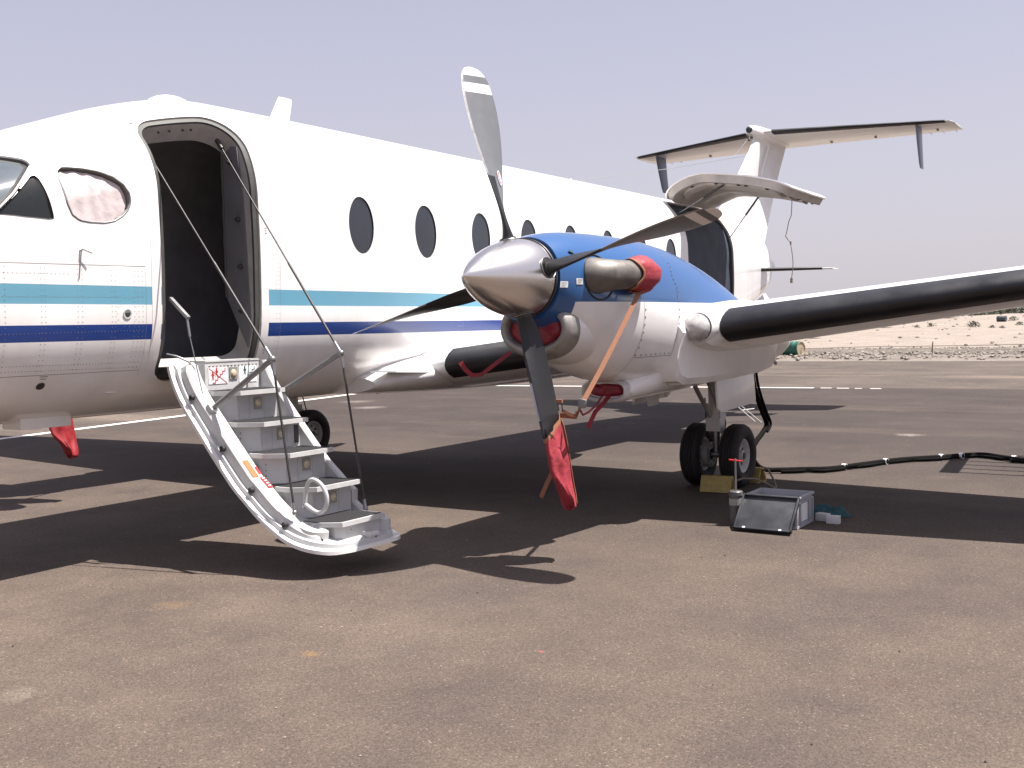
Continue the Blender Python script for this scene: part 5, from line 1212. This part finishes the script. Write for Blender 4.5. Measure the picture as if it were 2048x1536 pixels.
def webbing(pts, w, nrm, name, par, mk='orange', thick=0.003):
    g = G(); nrm = Vector(nrm); A = []; pts = [Vector(p) for p in pts]
    for i, p in enumerate(pts):
        t = (pts[min(i+1, len(pts)-1)]-pts[max(i-1, 0)]).normalized(); x_ = t.cross(nrm).normalized()*w/2; n_ = x_.cross(t).normalized()*thick/2
        A.append([p-x_-n_, p+x_-n_, p+x_+n_, p-x_+n_])
    g.rings(A, cap=True); return g.build(name, mk, par, ang=50)
aft = [rings[i][20] for i in range(0, 40)]
jn = V(5.62, 3.045, 0.905)
webbing([jn+Vector((0, 0, 0.03)), jn] + [p-fw*0.006+et*0.012 for p in aft[1:38:4]], 0.032, (1, -0.6, 0.0), 'edge_web', TIE)
webbing([jn, V(5.57, 3.02, 0.925), V(5.53, 2.995, 0.950)], 0.020, (1, 0, 0.3), 'loop_web', TIE)
webbing([jn, V(5.625, 3.06, 0.94), V(5.63, 3.075, 0.975)], 0.024, (1, -0.5, 0.3), 'loop_web', TIE)
g = G(); g.obox(V(5.632, 3.082, 0.985), (0.1, 0.3, 1), (0, 1, -0.2), (1, 0, 0), 0.028, 0.024, 0.012); g.build('buckle', 'greymetal', TIE, bevel=0.004)
g = G(); g.obox(V(5.52, 2.985, 1.005), (0, 1, 0), (0, 0, 1), (1, 0, 0), 0.022, 0.010, 0.008, 0); g.tube([V(5.52, 2.97, 1.0), V(5.53, 2.975, 0.945)], 0.004, 6, 1); g.tube([V(5.52, 3.002, 1.0), V(5.53, 3.0, 0.945)], 0.004, 6, 1); g.build('adjuster', ['orange', 'darkmetal'], TIE)
lowtail = aft[10]
webbing([rings[14][30]+er*0.0, rings[14][30]+Vector((0.02, -0.05, -0.08)), rings[14][30]+Vector((0.03, -0.10, -0.18)), rings[14][30]+Vector((0.02, -0.15, -0.27))], 0.028, (1, 0.2, 0.2), 'loose_end', TIE)
# main strap to exhaust cover
top = V(6.30, 3.150, 1.680)
webbing([V(5.635, 3.088, 1.0), V(5.80, 3.112, 1.170), V(6.0, 3.132, 1.375), V(6.18, 3.145, 1.56), top], 0.032, (0.75, 0.65, -0.2), 'main_strap', TIE)
# exhaust cover: soft red bag over the stack mouth with orange binding
g = G(); rings = []; c0 = V(6.25, NY+0.446, 1.793)
for i, (ds, rr_) in enumerate(((-0.012, 0.097), (0.03, 0.112), (0.08, 0.123), (0.13, 0.124), (0.175, 0.112), (0.205, 0.088), (0.222, 0.05), (0.228, 0.01))):
    ring = []
    for k in range(32):
        a = 2*math.pi*k/32; w = 1+0.05*mnoise.noise(Vector((math.cos(a)*2.2, math.sin(a)*2.2, ds*14)))+0.03*math.sin(a*9+ds*30)*(ds > 0.03)
        ring.append(c0+Vector((-ds-0.02*math.cos(a*3), rr_*math.cos(a)*w+0.10*ds, rr_*math.sin(a)*w*1.04)))
    rings.append(ring)
g.rings(rings); g.add(rings[-1], [tuple(range(32))]); g.build('exhaust_cover', 'red', TIE, ang=80)
g = G(); g.tube(rings[0]+[rings[0][0]], 0.012, 8, flat=0.6); g.build('binding', 'orange', TIE, ang=80)
webbing([V(6.22, NY+0.43+0.01, 1.685), V(6.26, NY+0.46, 1.676), top], 0.034, (0, 0.3, 1), 'cover_web', TIE)
# inboard-side exhaust cover (mostly seen as a shadow) and those of the far engine
def ex_cover(side, fl, label):
    c0 = V(6.26, side*NY+fl*0.446, 1.793); g = G(); rings = []
    for ds, rr_ in ((-0.02, 0.098), (0.05, 0.118), (0.13, 0.124), (0.19, 0.10), (0.225, 0.04), (0.23, 0.005)):
        rings.append([c0+Vector((-ds, rr_*math.cos(2*math.pi*k/24)*(1+0.04*math.sin(k*2.3)), rr_*math.sin(2*math.pi*k/24)*(1+0.04*math.sin(k*1.7)))) for k in range(24)])
    g.rings(rings); g.add(rings[-1], [tuple(range(24))]); tag(g.build('exhaust_cover', 'red', None, ang=80), label, 'exhaust cover')
ex_cover(1, -1, 'red cover on the exhaust on the fuselage side of the near engine')
# intake plug (maroon, quilted) behind the lower blade
def oval_plug(s_, yc, zc, hw, hh, dep, name, label, mk='maroon', p=0.85, extra=None):
    g = G(); rings = []
    for q, f in ((0.0, 1.0), (-0.5, 0.98), (-0.85, 0.90), (-1.0, 0.72), (-1.02, 0.4), (-1.0, 0.08)):
        ring = ring_oval(s_, yc, zc, hw*f, hh*f, 36, p); ring = [v+Vector((-q*dep*(1+0.25*mnoise.noise(Vector((v.y*16, v.z*20, 0)))), 0, 0)) for v in ring]; rings.append(ring)
    g.rings(rings, cap=True)
    if extra: extra(g)
    return tag(g.build(name, mk, None, ang=70), label, 'engine plug')
def tails1(g): pass
oval_plug(5.82, NY, 1.448, 0.198, 0.114, 0.07, 'intake_plug', 'maroon padded plug in the metal chin intake under the spinner')
oval_plug(6.80, NY, 0.995, 0.148, 0.052, 0.10, 'scoop_plug', 'maroon padded plug in the small scoop beneath the near nacelle', p=0.7)
# ribbons that hang off the plugs
g = G(); pts = [V(5.80, 2.45, 1.30), V(5.74, 2.36, 1.22), V(5.70, 2.28, 1.155), V(5.68, 2.22, 1.15), V(5.67, 2.17, 1.19), V(5.66, 2.14, 1.24)]
webbing(pts, 0.032, (1, 0.2, 0.7), 'warning_ribbon', None, 'redflag'); tag(bpy.data.objects['warning_ribbon'], 'red ribbon curling down left of the lower blade in front of the black wing edge', 'ribbon')
o = webbing([V(6.66, 2.72, 0.965), V(6.52, 2.74, 0.91), V(6.38, 2.755, 0.865), V(6.30, 2.76, 0.80), V(6.26, 2.765, 0.765)], 0.030, (1, 0.5, 0.3), 'warning_ribbon', None, 'maroon'); tag(o, 'dark red ribbon hanging beneath the lower scoop plug', 'ribbon')
g = G(); cvp = [V(6.66, 2.66, 0.955), V(6.35, 2.78, 0.915), V(6.0, 2.92, 0.90), V(5.78, 3.0, 0.90), V(5.63, 3.07, 0.94)]; g.tube(cvp, 0.007, 6); tag(g.build('tether_cord', 'maroon', None, ang=60), 'thin dark red cord looping from the lower scoop plug to the blade strap', 'cord')
# the far propeller's sock, seen below the belly at the left
T2 = thing('propeller_tie', 'red sock on the far propeller blade, hanging below the belly in front of the stairs', 'propeller tie', (5.55, -2.1, 0.35))
rings2 = make_sock(V(HUB[0], -HUB[1], HUB[2]), R(112-180), T2, 'redflag')
g = G(); j2 = rings2[0][14]; g.tube([j2+Vector((0, 0, 0.01)), j2+Vector((0.02, 0.03, -0.10)), j2+Vector((0.01, -0.01, -0.25)), j2+Vector((0, -0.02, -0.36))], 0.006, 6); g.build('loose_cord', 'rope', T2, ang=60)
g = G(); g.tube([j2, V(5.75, -2.30, 1.1), V(6.1, -2.25, 1.5), V(6.25, -2.25, 1.70)], 0.012, 6); g.build('main_strap', 'orange', T2, ang=60)

# ================================================================== things on the ground
def chock(s_, y0, z_rot, label, ln=0.26):
    """hollow triangular chock, long axis along local x"""
    g = G(); prof = [(-0.085, 0.0), (0.085, 0.0), (0.030, 0.135), (-0.030, 0.135)]; inn = [(-0.055, 0.016), (0.055, 0.016), (0.016, 0.112), (-0.016, 0.112)]
    c, q = math.cos(z_rot), math.sin(z_rot)
    def P(l, a, z): return V(s_, y0, 0.002)+Vector((l*c-a*q, l*q+a*c, z))
    for A, B in (((prof, inn),) * 1): pass
    vs = [P(l, a, z) for l in (-ln/2, ln/2) for a, z in prof] + [P(l, a, z) for l in (-ln/2, ln/2) for a, z in inn]
    fs = [(k, (k+1) % 4, 4+(k+1) % 4, 4+k) for k in range(4)]+[(8+k, 12+k, 12+(k+1) % 4, 8+(k+1) % 4) for k in range(4)]+[(k, 8+k, 8+(k+1) % 4, (k+1) % 4) for k in range(4)]+[(4+k, 4+(k+1) % 4, 12+(k+1) % 4, 12+k) for k in range(4)]
    g.add(vs, fs); o = g.build('wheel_chock', 'yellow', None, bevel=0.006, ang=30); tag(o, label, 'chock', 'yellow chocks at the near main wheels'); return o
chock(8.57, 2.735, R(97), 'yellow hollow wheel chock on the nose side of the twin wheels', 0.27)
chock(9.22, 2.78, R(80), 'yellow wheel chock behind the twin wheels, partly hidden by the outer tyre', 0.27)
g = G(); g.tube([V(8.62, 2.86, 0.085), V(8.68, 2.93, 0.11), V(8.76, 3.01, 0.10), V(8.84, 3.09, 0.05), V(8.88, 3.13, 0.012), V(8.94, 3.13, 0.012), V(9.00, 3.09, 0.06), V(9.10, 3.0, 0.14), V(9.20, 2.92, 0.12)], 0.009, 8); tag(g.build('chock_rope', 'rope', None, ang=60), 'pale rope lying between the two yellow wheel chocks', 'rope')

# grey crate, its lid leaning, plunger can, cloth and two little boxes
CR = thing('storage_crate', 'open grey plastic crate standing on the apron beside the main wheels', 'crate', (7.37, 3.70, 0))
cs0, cs1, cy0, cy1, ch_ = 7.185, 7.565, 3.50, 3.905, 0.222
g = G(); t_ = 0.006; q = 0.012
outer = [(cs0+q, cy0+q), (cs1-q, cy0+q), (cs1-q, cy1-q), (cs0+q, cy1-q)]
def wallring(z0, z1, o, thick):
    a = [(cs0+o, cy0+o), (cs1-o, cy0+o), (cs1-o, cy1-o), (cs0+o, cy1-o)]; b = [(cs0+o+thick, cy0+o+thick), (cs1-o-thick, cy0+o+thick), (cs1-o-thick, cy1-o-thick), (cs0+o+thick, cy1-o-thick)]
    g.rings([[V(x_, y_, z0) for x_, y_ in a], [V(x_, y_, z1) for x_, y_ in a], [V(x_, y_, z1) for x_, y_ in b], [V(x_, y_, z0) for x_, y_ in b], [V(x_, y_, z0) for x_, y_ in a]])
wallring(0.012, ch_, 0.014, 0.006); wallring(ch_-0.016, ch_+0.001, 0.0, 0.018); wallring(ch_-0.046, ch_-0.036, 0.006, 0.012); wallring(0.004, 0.022, 0.004, 0.016)
g.box((cs0+0.015, cy0+0.015, 0.008), (cs1-0.015, cy1-0.015, 0.016)); g.build('crate_shell', 'crate', CR, bevel=0.0015)
g = G(); g.box((cs0+0.03, cy0+0.03, 0.017), (cs1-0.03, cy1-0.03, 0.055)); g.build('dark_floor', 'lid', CR, bevel=0.006)  # dark box added to make the inside of the crate look shaded
rib0 = None
for s_ in (cs0+0.008, cs0+0.085, cs0+0.275, cs1-0.020):
    g = G(); g.box((s_, cy1-0.016, 0.02), (s_+0.012, cy1-0.003, ch_-0.04)); g.build('rib', 'crate', CR, bevel=0.002)
for y_ in (cy0+0.01, cy0+0.13, cy0+0.26, cy1-0.022):
    g = G(); g.box((cs0+0.003, y_, 0.02), (cs0+0.016, y_+0.012, ch_-0.04)); g.build('rib', 'crate', CR, bevel=0.002)
g = G(); g.box((cs0+0.11, cy1-0.0155, 0.04), (cs0+0.255, cy1-0.0125, 0.165)); g.build('label_card', 'placard', CR)
g = G(); lo = V(6.975, 3.725, 0.006); ex = Vector((0, 1, 0.0)).normalized(); hh = Vector((-(7.165-6.965), 0, 0.212)); ez = hh.normalized(); nn = ex.cross(ez).normalized()
lyc = lo; H_ = hh.length
def lidp(u, v, w): return lo+ex*u+ez*v+nn*w+Vector((0.02*0, 0, 0.008))
sgn = 1 if nn.x > 0 else -1
g.obox(lidp(0, H_/2, 0), ex, ez, nn, 0.205, H_/2, 0.006); 
for (u, v, a, b) in ((0, 0.006, 0.205, 0.006), (0, H_-0.006, 0.205, 0.006), (-0.199, H_/2, 0.006, H_/2), (0.199, H_/2, 0.006, H_/2)): g.obox(lidp(u, v, 0.008*sgn), ex, ez, nn, a, b, 0.016)
o = g.build('crate_lid', 'lid', None, bevel=0.002); tag(o, 'dark grey flat lid leaning against the front of the grey crate', 'lid')
for u in (-0.13, 0.13):
    g = G(); g.obox(lidp(u, 0.008, 0.020*sgn), ex, ez, nn, 0.010, 0.006, 0.006); g.build('clasp', 'clip', o)
for (u, v) in ((-0.1, 0.1), (0.02, 0.16), (0.1, 0.2)):
    pass
CN = thing('fluid_can', 'dark grey can with a red T handled plunger standing behind the crate lid', 'can', (7.18, 3.455, 0))
cc = V(7.18, 3.455, 0)
g = G(); g.lathe(cc, (0, 0, 1), [(0.0, 0), (0.0, 0.044), (0.01, 0.047), (0.20, 0.047), (0.205, 0.043), (0.215, 0.043), (0.218, 0.050), (0.245, 0.050), (0.250, 0.045), (0.251, 0)], 28); g.build('can_body', 'can', CN, ang=35)
g = G(); g.tube([cc+Vector((0, 0, 0.25)), cc+Vector((0.0, 0.0, 0.475))], 0.008, 10); g.build('plunger_rod', 'steel', CN)
g = G(); g.tube([cc+Vector((0.01, -0.045, 0.474)), cc+Vector((-0.01, 0.048, 0.466))], 0.0055, 8); g.ball(cc+Vector((0, 0, 0.478)), 0.007, 8, 1); g.build('plunger_handle', ['placardred', 'steel'], CN)
g = G(); g.lathe(cc, (0, 0, 1), [(0.150, 0.0475), (0.150, 0.0485), (0.195, 0.0485), (0.195, 0.0475)], 28); g.build('can_label', 'jamb', CN, ang=35)
# cloth
g = G(); n = 56; gr = []
for i in range(n+1):
    for j in range(n+1):
        u, v = i/n*2-1, j/n*2-1; rr_ = math.hypot(u, v); a = math.atan2(v, u); k = 1+0.13*math.sin(2*a+0.6)+0.07*math.sin(5*a+1); f = min(rr_, 1)/max(rr_, 1e-6)
        px = u*f*0.175*k; py = v*f*0.12*k; e = 1-min(rr_, 1)**3
        w = mnoise.noise(Vector((px*9, py*9, 3)))*0.6; fold = abs(math.sin(px*38+py*22+w*5))*0.5+abs(math.sin(py*46-px*14+w*7))*0.35
        h = e*(0.030+0.036*fold+0.030*(mnoise.noise(Vector((px*14, py*14, 9)))+0.3))+0.004
        gr.append(V(7.885-py*0.95, 3.895+px, max(h, 0.004)))
g.add(gr, [(i*(n+1)+j, i*(n+1)+j+1, (i+1)*(n+1)+j+1, (i+1)*(n+1)+j) for i in range(n) for j in range(n)])
tag(g.build('rag', 'cloth', None, ang=80), 'crumpled teal cloth rag lying on the apron right of the crate', 'rag')
for (s_, y_, a, lab) in ((7.62, 3.95, 0.25, 'small pale box standing next to the crate, half hidden by its rim'), (7.555, 4.045, -0.08, 'small white box lying in front of the teal rag')):
    g = G(); c, q = math.cos(a), math.sin(a); g.obox(V(s_, y_, 0.0285), (q, c, 0), (c, -q, 0), (0, 0, 1), 0.046, 0.028, 0.0275); g.obox(V(s_, y_, 0.0285), (q, c, 0), (c, -q, 0), (0, 0, 1), 0.0465, 0.0285, 0.001)
    tag(g.build('small_box', 'card', None, bevel=0.002), lab, 'box')

# ground power cable: hangs from the nacelle behind the gear door and runs out to the right
CB = thing('power_cable', 'thick black ground power cable hanging behind the gear door and running across the apron', 'cable', (10.2, 3.2, 0))
def spline(P, k=8):
    P = [Vector(p) for p in P]; out = []
    for i in range(len(P)-1):
        a = P[max(i-1, 0)]; b = P[i]; c = P[i+1]; d = P[min(i+2, len(P)-1)]
        for q in range(k):
            t = q/k; out.append(0.5*((2*b)+(-a+c)*t+(2*a-5*b+4*c-d)*t*t+(-a+3*b-3*c+d)*t**3))
    return out+[P[-1]]
hang = [V(9.50, 2.70, 1.06), V(9.55, 2.70, 0.90), V(9.64, 2.70, 0.76), V(9.78, 2.70, 0.60), V(9.90, 2.70, 0.47), V(9.80, 2.70, 0.40), V(9.62, 2.70, 0.33), V(9.52, 2.70, 0.26), V(9.55, 2.70, 0.15), V(9.72, 2.73, 0.05), V(9.85, 2.86, 0.034)]
run = [V(9.85, 2.86, 0.034), V(9.98, 3.05, 0.034), V(10.12, 3.25, 0.034), V(10.5, 3.42, 0.034), V(11.05, 3.68, 0.034), V(11.42, 4.0, 0.034), V(11.78, 4.31, 0.034), V(11.62, 4.57, 0.034), V(11.50, 4.80, 0.034), V(11.45, 5.6, 0.034)]
g = G(); g.tube(spline(hang+run[1:], 6), 0.024, 10); g.build('cable_core', 'cable', CB, ang=60)
g = G(); P2 = [p+Vector((0.035+0.02*math.sin(i*0.7), 0.01*math.cos(i*1.3), -0.012)) for i, p in enumerate(spline(run, 6))]; g.tube(P2, 0.016, 8); g.tube([p+Vector((-0.03, 0.03, 0.0)) for p in spline(hang[:6], 6)], 0.014, 8); g.build('cable_core', 'cable', CB, ang=60)
for p in (V(10.30, 3.335, 0.034), V(10.86, 3.585, 0.034), V(11.42, 4.0, 0.034), V(11.60, 4.16, 0.034), V(11.58, 4.66, 0.034)):
    g = G(); g.lathe(p, (0.3, 1, 0), [(-0.02, 0.0265), (-0.02, 0.031), (0.02, 0.031), (0.02, 0.0265)], 14); g.build('cable_clip', 'clip', CB, ang=40)

# slatted work platform standing just right of the picture; its shadow falls into view
KC = thing('shadow_platform', 'tall steel work platform with a slatted deck beside the cable end', 'platform', (11.7, 5.8, 0))
for k in range(6):
    g = G(); s_ = 10.98+0.29*k; g.tube([V(s_, 4.98, 1.98), V(s_, 6.6, 1.98)], 0.022, 6); g.build('slat', 'steel', KC)
for y0_, y1_ in ((4.97, 4.83), (6.62, 6.62)):
    g = G(); g.obox(V(11.67, (y0_+y1_)/2, 1.98), V(12.4, y1_, 0)-V(10.93, y0_, 0), (0, 1, 0.0), (0, 0, 1), 0.76, 0.08, 0.02); g.build('side_rail', 'steel', KC)
for s_, y_ in ((11.0, 6.6), (12.4, 6.6), (12.45, 5.3), (11.0, 5.6)):
    g = G(); g.tube([V(s_, y_, 0.0), V(s_, y_, 1.98)], 0.022, 8); g.build('leg', 'steel', KC)

# small white folding stand under the tail
TS = thing('tail_stand', 'small white metal tail stand with two rungs standing far behind the main gear', 'stand', (14.6, 0.70, 0))
g = G(); g.tube([V(14.62, 0.50, 0.27), V(14.85, 0.72, 0.0)], 0.009, 8); g.build('leg', 'gear', TS)
g = G(); g.tube([V(14.60, 0.62, 0.24), V(14.75, 0.86, 0.0)], 0.006, 8); g.build('leg', 'gear', TS)
g = G(); g.tube([V(14.64, 0.50, 0.262), V(14.95, 0.60, 0.275)], 0.009, 8); g.build('rung', 'gear', TS)
g = G(); g.tube([V(14.72, 0.58, 0.175), V(14.98, 0.66, 0.18)], 0.008, 8); g.build('rung', 'gear', TS)

# ================================================================== far things
DR = thing('oil_drum', 'green oil drum lying on its side at the verge beyond the wing', 'drum', (43.5, -8.4, 0))
c = V(43.5, -8.35, 0.31); ax = Vector((0.30, 1, 0)).normalized()
g = G(); g.lathe(c, ax, [(-0.40, 0), (-0.40, 0.30), (-0.38, 0.31), (-0.15, 0.30), (-0.13, 0.315), (-0.11, 0.30), (0.11, 0.30), (0.13, 0.315), (0.15, 0.30), (0.38, 0.31), (0.40, 0.305)], 32); g.build('drum_body', 'drumgreen', DR, ang=40)
g = G(); g.lathe(c, ax, [(0.40, 0.305), (0.405, 0.275), (0.375, 0.265), (0.375, 0)], 32); g.build('drum_end', 'drumend', DR, ang=40)
g = G(); pts = [c+ax*0.4]+[V(45.5+0.06*k, -7.6+1.9*k*1.0, 0.33-0.02*math.sin(k)) for k in range(1, 12)]; g.tube(pts, 0.014, 6); tag(g.build('barrier_rope', 'rope', None, ang=60), 'thin dark rope stretched along the stony bank from the green drum', 'rope')
for y_ in (-3.3, 3.6):
    g = G(); g.tube([V(45.8, y_, 0.0), V(45.75, y_+0.05, 0.5)], [0.03, 0.02], 7); tag(g.build('rope_stake', 'twig', None), 'short stake holding the rope on the bank, %s' % ('nearer the green drum' if y_ < 0 else 'farther right'), 'stake')
bd = V(98, -8.6, terrain_z(98, -8.6)+0.33)
g = G(); g.lathe(bd-Vector((0, 0, 0.08)), Vector((0.2, 1, 0)), [(-0.36, 0), (-0.36, 0.25), (-0.12, 0.25), (-0.10, 0.265), (-0.08, 0.25), (0.10, 0.25), (0.12, 0.265), (0.14, 0.25), (0.36, 0.25), (0.36, 0)], 20); tag(g.build('black_drum', 'drumblack', None, ang=40), 'dark drum lying among the far bushes right of the wing', 'drum')

def bush_mesh(seed, n=150):
    rnd = random.Random(seed); g = G(); st = G()
    for i in range(7):
        a = rnd.uniform(0, 6.28); st.tube([Vector((0, 0, 0)), Vector((math.cos(a)*0.3, math.sin(a)*0.3, 0.25)), Vector((math.cos(a)*0.55, math.sin(a)*0.55, 0.5*rnd.random()+0.25))], [0.02, 0.012, 0.005], 5)
    for i in range(n):
        a = rnd.uniform(0, 6.28); e = rnd.random()**0.5; h = rnd.random(); r = 0.9*math.sqrt(max(0, 1-(h*0.95)**2))*e*(0.8+0.35*math.sin(a*3+seed))
        c = Vector((r*math.cos(a), r*math.sin(a), 0.05+h*0.62)); L_ = rnd.uniform(0.06, 0.15)
        d = Vector((rnd.gauss(0, 1), rnd.gauss(0, 1), rnd.gauss(0.5, 1))).normalized(); q = d.cross(Vector((rnd.gauss(0, 1), rnd.gauss(0, 1), rnd.gauss(0, 1)))).normalized()
        g.add([c-d*L_-q*L_*0.3, c-d*L_*0.2+q*L_*0.5, c+d*L_, c+d*L_*0.1-q*L_*0.5], [(0, 1, 2, 3)])
    return g, st
BP = [(86, -17.3, 0.42, 'leftmost'), (88, -13.3, 0.28, ''), (89, -12.4, 0.45, ''), (88, -9.1, 0.70, ''), (87, -7.6, 0.34, ''), (87, -6.9, 0.32, ''), (92, -6.4, 0.42, ''), (90, -4.8, 0.62, ''), (100, -8.0, 0.55, ''), (91, -3.2, 0.5, '')]
BL_ = ['low dry bush, leftmost of the row on the far sand', 'tiny tuft bush between the leftmost and the broader bush', 'grey green bush third from the left in the far row', 'widest dry bush in the far row on the sand below the dark drum',
       'small bush just right of the widest far bush', 'small round bush close right of its twin on the sand', 'low bush set a little farther back near the right edge', 'broad low bush at the right edge of the far row', 'upright bush standing right behind the dark drum', 'bush farthest right on the far sand row']
for i, ((s_, y_, sc_, _), lab) in enumerate(zip(BP, BL_)):
    g, st = bush_mesh(20+i); zz = terrain_z(s_, y_)-0.02
    root = thing('desert_bush', lab, 'bush', (s_, y_, zz), 'dry bushes on the far sand')
    for gg, nm, mk in ((g, 'foliage', 'leaf2' if i % 2 else 'leaf'), (st, 'stem', 'twig')):
        gg.v = [v*sc_+V(s_, y_, zz) for v in gg.v]; gg.build(nm, mk, root, ang=180, recalc=False)
# far scrub belt on the rise, too dense to count
g = G(); rnd = random.Random(5)
for i in range(12000):
    s_ = rnd.uniform(150, 180); y_ = -27+rnd.random()*42
    if mnoise.noise(Vector((s_*0.09, y_*0.22, 7))) < -0.12: continue
    dens = min(max((y_+27)/10, 0.15), 1)
    if rnd.random() > dens: continue
    h = 0.5+1.7*dens*max(0, mnoise.noise(Vector((s_*0.07, y_*0.3, 2)))+0.45); c = V(s_, y_, terrain_z(s_, y_)+rnd.random()*h); L_ = rnd.uniform(0.12, 0.30)
    d = Vector((rnd.gauss(0, 1), rnd.gauss(0, 1), rnd.gauss(0.3, 0.8))).normalized(); q = d.cross(Vector((rnd.gauss(0, 1), rnd.gauss(0, 1), rnd.gauss(0, 1)))).normalized()
    g.add([c-d*L_, c+q*L_*0.6, c+d*L_, c-q*L_*0.6], [(0, 1, 2, 3)])
sb = g.build('far_scrub', 'leaf', None, ang=180, recalc=False); sb['kind'] = 'stuff'; tag(sb, 'distant belt of green scrub along the low rise at the right edge', 'scrub')
